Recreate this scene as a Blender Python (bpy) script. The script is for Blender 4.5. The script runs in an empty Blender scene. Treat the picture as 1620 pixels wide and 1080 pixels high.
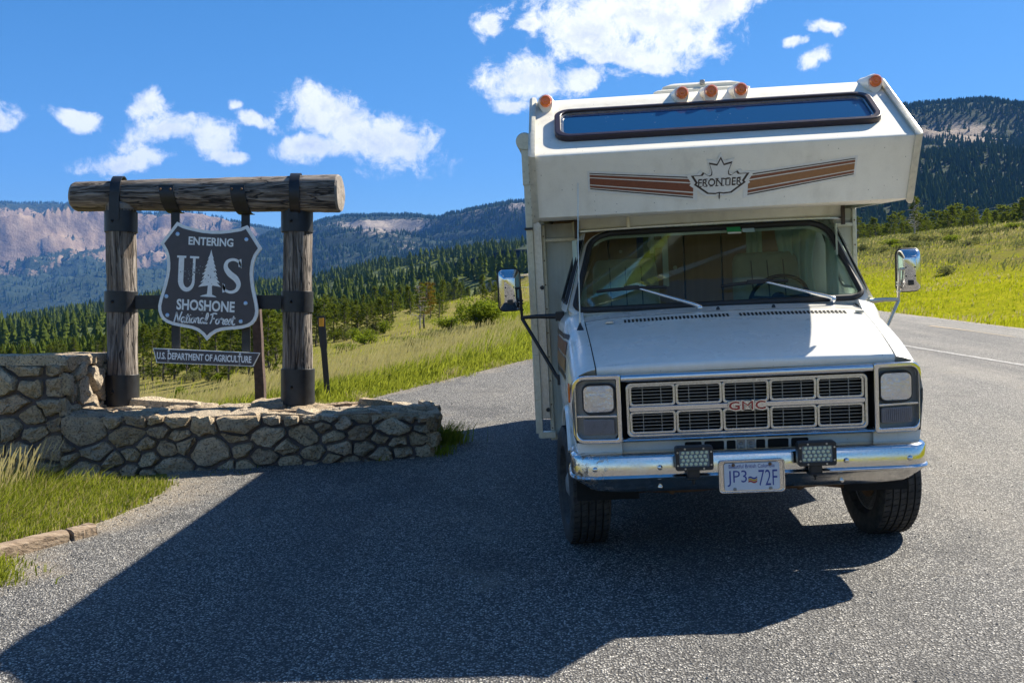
import bpy, math, random
import numpy as np
from mathutils import Vector, Matrix, Euler
random.seed(7); RNG = np.random.default_rng(11)
SC = bpy.context.scene
COL = SC.collection
PI = math.pi; rad = math.radians

# ---------------------------------------------------------------- camera
CAMZ, FPX, HZ = 1.8427, 1600.0, 515.0          # eye height, focal length in photo pixels, row of the true horizon
cam_d = bpy.data.cameras.new('camera'); cam = bpy.data.objects.new('camera', cam_d); COL.objects.link(cam)
cam.location = (0, 0, CAMZ)
cam.rotation_euler = (PI/2 - math.atan((540-HZ)/FPX), 0, 0)
cam_d.sensor_width = 36; cam_d.lens = 36*FPX/1620; cam_d.clip_start = 0.05; cam_d.clip_end = 30000
SC.camera = cam

# ---------------------------------------------------------------- sun and sky
SUN_AZ, SUN_EL = rad(55.0), rad(44.0)           # azimuth from straight ahead (+y) towards the right (+x)
SUN_DIR = Vector((math.sin(SUN_AZ)*math.cos(SUN_EL), math.cos(SUN_AZ)*math.cos(SUN_EL), math.sin(SUN_EL)))
sl = bpy.data.lights.new('sun', 'SUN'); sl.energy = 5.0; sl.angle = rad(0.53); sl.color = (1.0, 0.93, 0.80)
so = bpy.data.objects.new('sun', sl); COL.objects.link(so)
so.rotation_euler = SUN_DIR.to_track_quat('Z', 'Y').to_euler()
so.location = (20, 20, 30)
SC.view_settings.view_transform = 'Standard'; SC.view_settings.look = 'None'
SC.view_settings.exposure = 1.4; SC.view_settings.gamma = 1.0
SC.view_settings.use_curve_mapping = False
SC.cycles.max_bounces = 8; SC.cycles.diffuse_bounces = 4; SC.cycles.glossy_bounces = 4
SC.cycles.transparent_max_bounces = 24; SC.cycles.transmission_bounces = 6; SC.cycles.volume_bounces = 0
SC.cycles.caustics_reflective = False; SC.cycles.caustics_refractive = False
SC.cycles.use_denoising = True

class NT:
    "small node-tree helper"
    def __init__(s, nt): s.nt = nt; s.n = nt.nodes; s.l = nt.links
    def node(s, t, **kw):
        nd = s.n.new(t)
        ins = kw.pop('ins', {})
        for k, v in kw.items(): setattr(nd, k, v)
        for k, v in ins.items(): s.set(nd.inputs[k], v)
        return nd
    def set(s, sock, v):
        if isinstance(v, bpy.types.NodeSocket): s.l.new(v, sock)
        elif isinstance(v, bpy.types.Node): s.l.new(v.outputs[0], sock)
        else:
            try: sock.default_value = v
            except Exception: sock.default_value = tuple(v) + (1,)
    def math(s, op, a, b=0.0, c=None, clamp=False):
        nd = s.node('ShaderNodeMath', operation=op, use_clamp=clamp); s.set(nd.inputs[0], a); s.set(nd.inputs[1], b)
        if c is not None: s.set(nd.inputs[2], c)
        return nd.outputs[0]
    def vmath(s, op, a, b=(0, 0, 0)):
        nd = s.node('ShaderNodeVectorMath', operation=op); s.set(nd.inputs[0], a)
        if op == 'SCALE': s.set(nd.inputs['Scale'], b)
        else: s.set(nd.inputs[1], b)
        return nd.outputs['Value'] if op in ('LENGTH', 'DOT_PRODUCT') else nd.outputs[0]
    def noise(s, vec, scale, detail=4, rough=.55, dist=0.0, lac=2.0):
        nd = s.node('ShaderNodeTexNoise', ins={'Scale': scale, 'Detail': detail, 'Roughness': rough, 'Distortion': dist, 'Lacunarity': lac})
        if vec is not None: s.set(nd.inputs['Vector'], vec)
        return nd.outputs['Fac']
    def voro(s, vec, scale, feature='F1', out='Distance', rnd=1.0):
        nd = s.node('ShaderNodeTexVoronoi', feature=feature, ins={'Scale': scale, 'Randomness': rnd}); s.set(nd.inputs['Vector'], vec)
        return nd.outputs[out]
    def ramp(s, fac, stops, interp='LINEAR'):
        nd = s.node('ShaderNodeValToRGB'); cr = nd.color_ramp; cr.interpolation = interp
        while len(cr.elements) < len(stops): cr.elements.new(.5)
        for e, (p, c) in zip(cr.elements, stops):
            e.position = p; e.color = tuple(c) + (1,) if not np.isscalar(c) else (c, c, c, 1)
        s.set(nd.inputs[0], fac); return nd.outputs[0]
    def mix(s, fac, a, b, mode='MIX'):
        nd = s.node('ShaderNodeMix', data_type='RGBA', blend_type=mode)
        s.set(nd.inputs[0], fac); s.set(nd.inputs[6], a if not isinstance(a, tuple) else a[:3] + (1,)); s.set(nd.inputs[7], b if not isinstance(b, tuple) else b[:3] + (1,))
        return nd.outputs[2]
    def rng(s, v, a, b, c=0.0, d=1.0, smooth=False):
        nd = s.node('ShaderNodeMapRange', interpolation_type='SMOOTHSTEP' if smooth else 'LINEAR')
        for i, q in enumerate((v, a, b, c, d)): s.set(nd.inputs[i], q)
        return nd.outputs[0]
    def bump(s, h, strength=.5, dist=.01):
        return s.node('ShaderNodeBump', ins={'Height': h, 'Strength': strength, 'Distance': dist}).outputs[0]
    def obj(s): return s.node('ShaderNodeTexCoord').outputs['Object']
    def geo(s): return s.node('ShaderNodeNewGeometry').outputs['Position']
    def rand(s): return s.node('ShaderNodeObjectInfo').outputs['Random']
    def attr(s, name, out='Fac'): return s.node('ShaderNodeAttribute', attribute_name=name).outputs[out]

def px_dir(px, py):
    p = math.atan((540-HZ)/FPX); a, c = (px-810)/FPX, (540-py)/FPX
    return Vector((a, math.cos(p)+c*math.sin(p), -math.sin(p)+c*math.cos(p))).normalized()
def W(px, py, d):
    "world point at depth d (metres ahead) for a measured direction"
    v = px_dir(px, py); return v*(d/v.y) + Vector((0, 0, CAMZ))

SKY_STRENGTH = 0.056
def make_world():
    w = bpy.data.worlds.new('World'); SC.world = w; w.use_nodes = True
    T = NT(w.node_tree); T.n.clear()
    out = T.node('ShaderNodeOutputWorld'); bg = T.node('ShaderNodeBackground', ins={'Strength': SKY_STRENGTH})
    sky = T.node('ShaderNodeTexSky', sky_type='NISHITA', sun_disc=False, sun_elevation=SUN_EL, sun_rotation=SUN_AZ,
                 altitude=1500, air_density=1.0, dust_density=0.5, ozone_density=3.0)
    hsv = T.node('ShaderNodeHueSaturation', ins={'Hue': 0.497, 'Saturation': 1.3, 'Value': 0.94, 'Fac': 1.0, 'Color': sky})
    d = T.node('ShaderNodeTexCoord').outputs['Generated']
    # cumulus: one puff = an ellipse on the sky (centre, half sizes in degrees, tilt)
    puffs = [(525, 178, 108, 42, -6), (600, 214, 112, 52, -16), (500, 236, 84, 20, 8), (655, 236, 46, 32, -24),
             (238, 172, 34, 40, -35), (262, 218, 72, 34, 10), (205, 248, 80, 18, 4), (330, 222, 40, 36, -30), (352, 252, 34, 16, -14),
             (124, 184, 42, 13, -10), (6, 186, 30, 18, 0), (392, 192, 40, 16, -25), (360, 172, 18, 14, 0),
             (1020, 20, 200, 72, 0), (930, 60, 110, 60, -14), (1120, 14, 110, 56, 10), (985, 92, 120, 26, 0),
             (850, 128, 116, 36, -8), (930, 128, 80, 34, 4), (810, 160, 40, 22, 0), (775, 34, 36, 28, -20), (836, 48, 26, 16, 0),
             (1312, 54, 34, 10, -16), (1302, 92, 26, 14, 0), (1272, 68, 18, 10, 0),
             (2300, 100, 260, 90, 5), (2650, 260, 300, 60, 0), (-500, 60, 240, 80, -8), (-800, 250, 260, 50, 0), (300, -500, 260, 110, 8), (1500, -700, 300, 110, -5)]
    acc = None
    wc = T.node('ShaderNodeTexNoise', ins={'Scale': 9, 'Detail': 4, 'Roughness': .6, 'Vector': d}).outputs['Color']
    dw = T.vmath('ADD', d, T.vmath('SCALE', T.vmath('SUBTRACT', wc, (.5, .5, .5)), .055))
    def add(dirv, rx, ry, tilt):
        nonlocal acc
        c = dirv.normalized(); e1 = Vector((c.y, -c.x, 0)).normalized(); e2 = e1.cross(c).normalized()
        if e2.z < 0: e2 = -e2
        a = rad(tilt); f1 = e1*math.cos(a)+e2*math.sin(a); f2 = e2*math.cos(a)-e1*math.sin(a)
        M = Matrix((f1, f2, f1.cross(f2))).transposed()
        mp = T.node('ShaderNodeMapping', vector_type='TEXTURE')
        T.set(mp.inputs['Vector'], dw); mp.inputs['Location'].default_value = c
        mp.inputs['Rotation'].default_value = M.to_euler(); mp.inputs['Scale'].default_value = (rx, ry, .6)
        ln = T.vmath('LENGTH', mp.outputs[0])
        acc = ln if acc is None else T.math('SMOOTH_MIN', acc, ln, .12)
    for px, py, rx, ry, tl in puffs: add(px_dir(px, py), rx/FPX, ry/FPX, tl)
    R2 = random.Random(4)
    for k in range(16):                            # the same fair-weather clouds behind the photographer
        az = rad(R2.uniform(75, 285)); el = rad(R2.uniform(10, 55))
        add(Vector((math.sin(az)*math.cos(el), math.cos(az)*math.cos(el), math.sin(el))), R2.uniform(.05, .17), R2.uniform(.025, .06), R2.uniform(-20, 20))
    base = T.math('SUBTRACT', 1.0, acc)
    def dens(vec):
        n1 = T.noise(vec, 11, 3, .5, .3); n2 = T.noise(vec, 40, 12, .70, .3)
        n = T.math('ADD', T.math('MULTIPLY', n1, 1.2), T.math('MULTIPLY', n2, 2.3))
        return T.math('ADD', base, T.math('SUBTRACT', n, 1.76))
    dn = dens(d); up = dens(T.vmath('ADD', d, (0.006, 0.0, 0.020)))
    a = T.rng(dn, 0.0, .62, 0, 1, True)
    a = T.math('MULTIPLY', a, T.rng(acc, 1.55, .95, 0, 1, True))
    lit = T.rng(T.math('SUBTRACT', dn, up), -.25, .25, 0, 1)
    thick = T.rng(dn, .25, 1.2, 0, 1)
    sh = T.math('MULTIPLY', T.math('SUBTRACT', 1.0, lit), thick)
    ccol = T.mix(T.math('MULTIPLY', sh, .95), (10.2, 10.0, 9.6), (5.2, 5.5, 6.1))
    T.set(bg.inputs['Color'], T.mix(a, hsv.outputs[0], ccol))
    T.l.new(bg.outputs[0], out.inputs['Surface'])
make_world()
w_ = SC.world
w_.cycles.sampling_method = 'MANUAL'; w_.cycles.sample_map_resolution = 1024

# ---------------------------------------------------------------- mesh helpers
class MB:
    "collects shapes, then links them as ONE mesh object"
    def __init__(s): s.v = []; s.f = []; s.m = []
    def add(s, vs, fs, mi=0):
        k = len(s.v); s.v += [tuple(p) for p in vs]; s.f += [tuple(i+k for i in q) for q in fs]; s.m += [mi]*len(fs); return s
    def box(s, c, size, M=None, mi=0):
        a, b, h = [q/2 for q in size]; c = Vector(c)
        vs = [Vector((x, y, z)) for z in (-h, h) for y in (-b, b) for x in (-a, a)]
        vs = [(M @ p if M else p)+c for p in vs]
        return s.add(vs, [(0, 2, 3, 1), (4, 5, 7, 6), (0, 1, 5, 4), (2, 6, 7, 3), (0, 4, 6, 2), (1, 3, 7, 5)], mi)
    def tube(s, pts, r, n=10, cap=True, mi=0, flat=1.0):
        pts = [Vector(p) for p in pts]; rs = r if hasattr(r, '__len__') else [r]*len(pts); rings = []; ref = None
        for i, p in enumerate(pts):
            t = (pts[min(i+1, len(pts)-1)]-pts[max(i-1, 0)]).normalized()
            if ref is None: ref = Vector((0, 0, 1)) if abs(t.z) < .9 else Vector((0, 1, 0))
            a = (ref - t*ref.dot(t)).normalized(); b = t.cross(a); ref = a
            rings.append([p + a*math.cos(q)*rs[i] + b*math.sin(q)*rs[i]*flat for q in [2*PI*k/n for k in range(n)]])
        vs = [q for ring in rings for q in ring]
        fs = [(i*n+k, i*n+(k+1) % n, (i+1)*n+(k+1) % n, (i+1)*n+k) for i in range(len(pts)-1) for k in range(n)]
        if cap: fs += [tuple(range(n-1, -1, -1)), tuple((len(pts)-1)*n+k for k in range(n))]
        return s.add(vs, fs, mi)
    def loop_tube(s, pts, r, n=6, mi=0):
        pts = [Vector(p) for p in pts]; L = len(pts); vs = []
        cen = sum(pts, Vector())/L
        for i, p in enumerate(pts):
            t = (pts[(i+1) % L]-pts[i-1]).normalized(); nrm = (p-cen); nrm = (nrm-t*nrm.dot(t)).normalized(); b = t.cross(nrm)
            vs += [p+nrm*math.cos(2*PI*k/n)*r+b*math.sin(2*PI*k/n)*r for k in range(n)]
        return s.add(vs, [(i*n+k, i*n+(k+1) % n, ((i+1) % L)*n+(k+1) % n, ((i+1) % L)*n+k) for i in range(L) for k in range(n)], mi)
    def lathe(s, prof, c, axis, n=24, mi=0, closed=False):
        "prof: (radius, along-axis)"
        c = Vector(c); t = Vector(axis).normalized(); ref = Vector((0, 0, 1)) if abs(t.z) < .9 else Vector((0, 1, 0))
        a = (ref-t*ref.dot(t)).normalized(); b = t.cross(a)
        vs = [c+t*h+(a*math.cos(2*PI*k/n)+b*math.sin(2*PI*k/n))*r for r, h in prof for k in range(n)]
        P = len(prof); R = range(P if closed else P-1)
        fs = [(i*n+k, i*n+(k+1) % n, ((i+1) % P)*n+(k+1) % n, ((i+1) % P)*n+k) for i in R for k in range(n)]
        if not closed: fs += [tuple(range(n-1, -1, -1)), tuple((P-1)*n+k for k in range(n))]
        return s.add(vs, fs, mi)
    def grid(s, fn, nu, nv, mi=0):
        vs = [fn(i/nu, j/nv) for j in range(nv+1) for i in range(nu+1)]
        return s.add(vs, [(j*(nu+1)+i, j*(nu+1)+i+1, (j+1)*(nu+1)+i+1, (j+1)*(nu+1)+i) for j in range(nv) for i in range(nu)], mi)
    def loft(s, loops, close=False, cap=False, mi=0):
        n = len(loops[0]); vs = [p for l in loops for p in l]
        fs = [(i*n+k, i*n+(k+1) % n, (i+1)*n+(k+1) % n, (i+1)*n+k) for i in range(len(loops)-1) for k in range(n if close else n-1)]
        if cap: fs += [tuple(range(n-1, -1, -1)), tuple((len(loops)-1)*n+k for k in range(n))]
        return s.add(vs, fs, mi)
    def prism(s, poly, fn, d0, d1, mi=0):
        "poly 2-D outline, fn(u, v, depth) -> point; solid between depths d0 and d1"
        n = len(poly); vs = [fn(u, v, d0) for u, v in poly]+[fn(u, v, d1) for u, v in poly]
        return s.add(vs, [tuple(range(n-1, -1, -1)), tuple(range(n, 2*n))]+[(k, (k+1) % n, n+(k+1) % n, n+k) for k in range(n)], mi)
    def ring(s, outer, inner, fn, d0, d1, mi=0):
        n = len(outer); vs = [fn(u, v, d) for d in (d0, d1) for pl in (outer, inner) for u, v in pl]; fs = []
        for k in range(n):
            j = (k+1) % n
            fs += [(k, n+k, n+j, j), (2*n+k, 2*n+j, 3*n+j, 3*n+k), (k, j, 2*n+j, 2*n+k), (n+k, 3*n+k, 3*n+j, n+j)]
        return s.add(vs, fs, mi)
    def build(s, name, mat, parent=None, smooth=35, bevel=0, seg=2, **tags):
        me = bpy.data.meshes.new(name); me.from_pydata(s.v, [], s.f)
        mats = mat if isinstance(mat, (list, tuple)) else [mat]
        for q in mats: me.materials.append(q)
        if len(mats) > 1: me.polygons.foreach_set('material_index', s.m)
        if smooth:
            me.shade_smooth()
            if smooth < 180: me.set_sharp_from_angle(angle=rad(smooth))
        return link(name, me, parent, bevel, seg, **tags)

def link(name, me, parent=None, bevel=0, seg=2, **tags):
    o = bpy.data.objects.new(name, me); COL.objects.link(o)
    if parent is not None: o.parent = parent
    if bevel:
        b = o.modifiers.new('edge', 'BEVEL'); b.width = bevel; b.segments = seg; b.limit_method = 'ANGLE'; b.angle_limit = rad(30)
    for k, v in tags.items():
        if v: o[k] = v
    return o
def thing(name, label, cat, M=None, group=None):
    o = bpy.data.objects.new(name, None); COL.objects.link(o); o.empty_display_size = .2
    if M is not None: o.matrix_world = M if isinstance(M, Matrix) else Matrix.Translation(M)
    o['label'] = label; o['category'] = cat
    if group: o['group'] = group
    return o
def np_mesh(name, V, F, mats, mat_idx=None, smooth=False, attrs=None):
    "V (n,3), F (m,k) arrays of one polygon size -> mesh"
    me = bpy.data.meshes.new(name); V = np.ascontiguousarray(V, np.float32); F = np.ascontiguousarray(F, np.int32)
    m, k = F.shape
    me.vertices.add(len(V)); me.vertices.foreach_set('co', V.ravel())
    me.loops.add(m*k); me.loops.foreach_set('vertex_index', F.ravel())
    me.polygons.add(m); me.polygons.foreach_set('loop_start', np.arange(0, m*k, k, dtype=np.int32))
    for q in mats: me.materials.append(q)
    if mat_idx is not None: me.polygons.foreach_set('material_index', np.ascontiguousarray(mat_idx, np.int32))
    me.polygons.foreach_set('use_smooth', np.full(m, smooth))
    for nm, arr in (attrs or {}).items():
        at = me.attributes.new(nm, 'FLOAT', 'POINT'); at.data.foreach_set('value', np.ascontiguousarray(arr, np.float32))
    me.update(calc_edges=True); me.validate()
    return me
def rrect(x0, x1, z0, z1, r, n=5):
    rs = r if hasattr(r, '__len__') else [r]*4      # corner radii from lower left, counter-clockwise
    out = []
    for (cx, cz, a0), q in zip(((x0, z0, PI), (x1, z0, 1.5*PI), (x1, z1, 0), (x0, z1, .5*PI)), rs):
        sx = 1 if cx == x0 else -1; sz = 1 if cz == z0 else -1
        for k in range(n+1):
            a = a0+PI/2*k/n; out.append((cx+sx*q+q*math.cos(a), cz+sz*q+q*math.sin(a)))
    return out
def text_geo(body, x0, x1, z0, z1, bold=0.0, shear=0.0, fit=True):
    "built-in font outlines filled and fitted to a box -> (verts2d, faces)"
    cu = bpy.data.curves.new('t', 'FONT'); cu.body = body; cu.size = 1; cu.offset = bold; cu.shear = shear; cu.resolution_u = 3
    o = bpy.data.objects.new('t', cu); COL.objects.link(o)
    dg = bpy.context.evaluated_depsgraph_get(); me = bpy.data.meshes.new_from_object(o.evaluated_get(dg))
    vs = [(v.co.x, v.co.y) for v in me.vertices]; fs = [tuple(p.vertices) for p in me.polygons]
    bpy.data.objects.remove(o); bpy.data.curves.remove(cu); bpy.data.meshes.remove(me)
    a = np.array(vs); lo, hi = a.min(0), a.max(0)
    a = (a-lo)/(hi-lo)*np.array([x1-x0, z1-z0])+np.array([x0, z0])
    return [tuple(p) for p in a], fs
def put_text(mb, fn, d, *args, mi=0, **kw):
    vs, fs = text_geo(*args, **kw); mb.add([fn(u, v, d) for u, v in vs], fs, mi); return mb

# ---------------------------------------------------------------- numpy noise
_P = np.random.default_rng(5).random((256, 256))
def vnoise(x, y):
    xi = np.floor(x).astype(int); yi = np.floor(y).astype(int); fx = x-xi; fy = y-yi
    fx = fx*fx*fx*(fx*(fx*6-15)+10); fy = fy*fy*fy*(fy*(fy*6-15)+10)
    a = _P[xi & 255, yi & 255]; b = _P[(xi+1) & 255, yi & 255]; c = _P[xi & 255, (yi+1) & 255]; e = _P[(xi+1) & 255, (yi+1) & 255]
    return (a*(1-fx)+b*fx)*(1-fy)+(c*(1-fx)+e*fx)*fy
def fbm(x, y, o=5, g=.5):
    s = 0; a = 1; t = 0
    for k in range(o):
        s = s+a*vnoise(x*2**k+17.3*k, y*2**k+9.1*k); t += a; a *= g
    return s/t
def ridged(x, y, o=5, g=.5):
    s = 0; a = 1; t = 0
    for k in range(o):
        s = s+a*(1-np.abs(2*vnoise(x*2**k+31.7*k, y*2**k+5.3*k)-1)); t += a; a *= g
    return s/t
def sstep(a, b, x): t = np.clip((x-a)/(b-a), 0, 1); return t*t*(3-2*t)
# ---------------------------------------------------------------- materials
MATS = {}
def mat(name, fn=None, **kw):
    m = bpy.data.materials.new(name); m.use_nodes = True; T = NT(m.node_tree)
    b = T.n['Principled BSDF']; T.b = b; T.m = m
    for k, v in kw.items():
        T.set(b.inputs[k.replace('_', ' ')], v)
    if fn: fn(T, b)
    MATS[name] = m; return m
def plain(name, col, rough=.5, metal=0.0, grain=0.0, gscale=40, bump=0.0, **kw):
    "one colour with slight procedural unevenness"
    def fn(T, b):
        o = T.obj(); n = T.noise(o, gscale, 5, .6)
        c = T.mix(T.rng(n, .3, .7, 0, 1), tuple(q*(1-grain) for q in col), tuple(min(1, q*(1+grain)) for q in col))
        T.set(b.inputs['Base Color'], c); T.set(b.inputs['Roughness'], T.rng(n, .2, .8, max(.02, rough-.08), min(1, rough+.08)))
        b.inputs['Metallic'].default_value = metal
        if bump: T.set(b.inputs['Normal'], T.bump(n, bump, .01))
    return mat(name, fn, **kw)

def paint(name, col, dirt=(.42, .36, .26), speck=1.0, rough=.28, coat=.5, streak=.5):
    def fn(T, b):
        o = T.obj(); big = T.noise(o, 3.0, 5, .6); fine = T.noise(o, 120, 3, .6)
        st = T.noise(T.vmath('MULTIPLY', o, (14, 14, .8)), 1.0, 4, .6)
        g = T.math('MULTIPLY', T.rng(big, .42, .75), T.rng(st, .35, .7)); g = T.math('MULTIPLY', g, streak)
        sp = T.voro(o, 30); sv = T.rng(sp, .07, .10, 1, 0); pick = T.voro(o, 30, out='Color')
        pk = T.math('GREATER_THAN', T.node('ShaderNodeSeparateColor', ins={0: pick}).outputs[0], .62)
        sv = T.math('MULTIPLY', T.math('MULTIPLY', sv, pk), .8*speck)
        c = T.mix(g, col, dirt); c = T.mix(sv, c, (.12, .09, .06)); c = T.mix(T.math('MULTIPLY', T.rng(fine, .55, .8), .15), c, dirt)
        T.set(b.inputs['Base Color'], c)
        T.set(b.inputs['Roughness'], T.rng(big, .3, .7, rough-.06, rough+.14))
        b.inputs['Coat Weight'].default_value = coat; b.inputs['Coat Roughness'].default_value = .12
        T.set(b.inputs['Normal'], T.bump(T.noise(o, 5, 2, .5), .05, .02))
    return mat(name, fn)
CAB_PAINT = paint('cab_paint', (.82, .80, .74), speck=.8, rough=.25, coat=.6, streak=.35)
SHELL_PAINT = paint('shell_paint', (.87, .815, .69), speck=1.0, rough=.42, coat=.15, streak=.5)
SIDING = paint('siding', (.60, .59, .50), dirt=(.30, .27, .20), speck=.5, rough=.5, coat=.0, streak=.8)
def f_chrome(T, b):
    o = T.obj(); n = T.noise(o, 9, 5, .65); f = T.noise(o, 160, 3, .7)
    T.set(b.inputs['Base Color'], T.mix(T.rng(f, .55, .8), (.70, .70, .70), (.42, .38, .32)))
    b.inputs['Metallic'].default_value = 1; T.set(b.inputs['Roughness'], T.rng(n, .35, .75, .07, .24))
    T.set(b.inputs['Normal'], T.bump(T.noise(o, 6, 2, .5), .10, .01))
CHROME = mat('chrome', f_chrome)
def f_bumper(T, b):
    o = T.obj(); n = T.noise(o, 7, 6, .65); f = T.noise(o, 150, 4, .7); sx = T.node('ShaderNodeSeparateXYZ', ins={0: o})
    rust = T.math('MULTIPLY', T.rng(sx.outputs[0], -.72, -.93, 0, 1), T.rng(T.noise(o, 22, 5, .7), .52, .62))
    c = T.mix(T.rng(f, .5, .8), (.72, .70, .67), (.46, .42, .35)); c = T.mix(rust, c, (.20, .12, .06))
    T.set(b.inputs['Base Color'], c); T.set(b.inputs['Metallic'], T.math('SUBTRACT', 1, T.math('MULTIPLY', rust, .8)))
    T.set(b.inputs['Roughness'], T.math('ADD', T.rng(n, .35, .75, .10, .30), T.math('MULTIPLY', rust, .5)))
    T.set(b.inputs['Normal'], T.bump(T.noise(o, 4, 3, .5), .12, .01))
BUMPER = mat('bumper_chrome', f_bumper)
ALU = plain('dull_aluminium', (.50, .49, .46), .38, 1.0, .15, 60)
GRILLE_SILVER = plain('grille_silver', (.60, .60, .59), .22, 1.0, .15, 70)
RUBBER = plain('black_rubber', (.018, .018, .019), .6, 0, .3, 30)
BLACK = plain('black_plastic', (.016, .017, .02), .42, 0, .2, 60)
VOID = plain('engine_bay_dark', (.006, .006, .006), .9)
GREY_PLATE = plain('grey_bezel', (.24, .245, .25), .36, .4, .1, 50)
RUST = plain('rusty_steel', (.16, .09, .05), .8, .2, .5, 18, .3)
BROWN_TRIM = plain('brown_trim', (.028, .015, .018), .35, 0, .2, 40)
BROWN_DARK = plain('brown_dark', (.040, .026, .018), .5, 0, .15)
BROWN_RED = plain('stripe_brown', (.21, .065, .027), .45, 0, .12, 60)
BROWN_TAN = plain('stripe_tan', (.29, .13, .045), .45, 0, .12, 60)
DECAL = plain('decal_white', (.74, .72, .66), .45, 0, .05)
AMBER = mat('amber_lens', None, Base_Color=(.86, .165, .008, 1), Roughness=.22, Coat_Weight=.6, Subsurface_Weight=.08, Subsurface_Radius=(.02, .006, .002))
CREAM_PLASTIC = plain('cream_plastic', (.70, .66, .56), .35, 0, .06)
SEAT = plain('seat_vinyl', (.50, .43, .28), .6, 0, .12, 20)
DASH = plain('dashboard', (.03, .045, .055), .55, 0, .1)
def f_wood_panel(T, b):
    o = T.obj(); s = T.node('ShaderNodeSeparateXYZ', ins={0: o})
    g = T.noise(T.vmath('MULTIPLY', o, (30, 30, 1.5)), 1, 5, .6)
    T.set(b.inputs['Base Color'], T.mix(g, (.20, .11, .055), (.42, .25, .14))); b.inputs['Roughness'].default_value = .45
WOOD_PANEL = mat('wood_veneer', f_wood_panel)
CURTAIN = mat('curtain', lambda T, b: T.set(b.inputs['Base Color'], T.mix(T.noise(T.obj(), 60, 3, .5), (.45, .58, .48), (.72, .78, .66))), Roughness=.85)
def glass(name, tint, refl=1.0, rough=.02, dust=0.0, wavy=0.0):
    m = bpy.data.materials.new(name); m.use_nodes = True; T = NT(m.node_tree); T.n.clear()
    out = T.node('ShaderNodeOutputMaterial'); tr = T.node('ShaderNodeBsdfTransparent', ins={'Color': tint + (1,)})
    gl = T.node('ShaderNodeBsdfGlossy', ins={'Roughness': rough, 'Color': (1, 1, 1, 1)})
    fc = T.node('ShaderNodeLayerWeight', ins={'Blend': .5}).outputs['Facing']; f = T.math('MULTIPLY', T.math('ADD', .045, T.math('MULTIPLY', T.math('POWER', fc, 5.0), .955)), refl, clamp=True)
    mx = T.node('ShaderNodeMixShader'); T.set(mx.inputs[0], f); T.l.new(tr.outputs[0], mx.inputs[1]); T.l.new(gl.outputs[0], mx.inputs[2])
    last = mx
    if wavy:
        o_ = T.obj(); hgt = T.math('ADD', T.voro(o_, 45), T.math('MULTIPLY', T.noise(T.vmath('MULTIPLY', o_, (1, 1, .12)), 150, 2), .6)); T.set(gl.inputs['Normal'], T.bump(hgt, wavy, .03))
    if dust:
        df = T.node('ShaderNodeBsdfDiffuse', ins={'Color': (.55, .53, .48, 1)}); m2 = T.node('ShaderNodeMixShader')
        n = T.noise(T.obj(), 6, 6, .7); sp = T.rng(T.voro(T.obj(), 40), .05, .09, 1, 0)
        pk = T.math('GREATER_THAN', T.node('ShaderNodeSeparateColor', ins={0: T.voro(T.obj(), 40, out='Color')}).outputs[0], .82)
        fac = T.math('ADD', T.math('MULTIPLY', T.rng(n, .45, .8), dust), T.math('MULTIPLY', T.math('MULTIPLY', sp, pk), .45), clamp=True)
        T.set(m2.inputs[0], fac); T.l.new(mx.outputs[0], m2.inputs[1]); T.l.new(df.outputs[0], m2.inputs[2]); last = m2
    T.l.new(last.outputs[0], out.inputs['Surface']); MATS[name] = m; return m
WINDSHIELD = glass('windshield_glass', (.80, .89, .85), .85, .04, .012)
SIDE_GLASS = glass('side_glass', (.80, .88, .86), 1.2)
DARK_GLASS = glass('tinted_glass', (.03, .05, .07), 2.6, .02, .05)
LAMP_GLASS = glass('lamp_glass', (.97, .98, 1.0), 2.4, .05, .08, .22)

def f_tyre(T, b):
    o = T.obj(); n = T.noise(o, 25, 5, .6)
    T.set(b.inputs['Base Color'], T.mix(T.rng(n, .35, .7), (.016, .016, .017), (.065, .058, .05))); b.inputs['Roughness'].default_value = .75
TYRE = mat('tyre_rubber', f_tyre)

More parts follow.
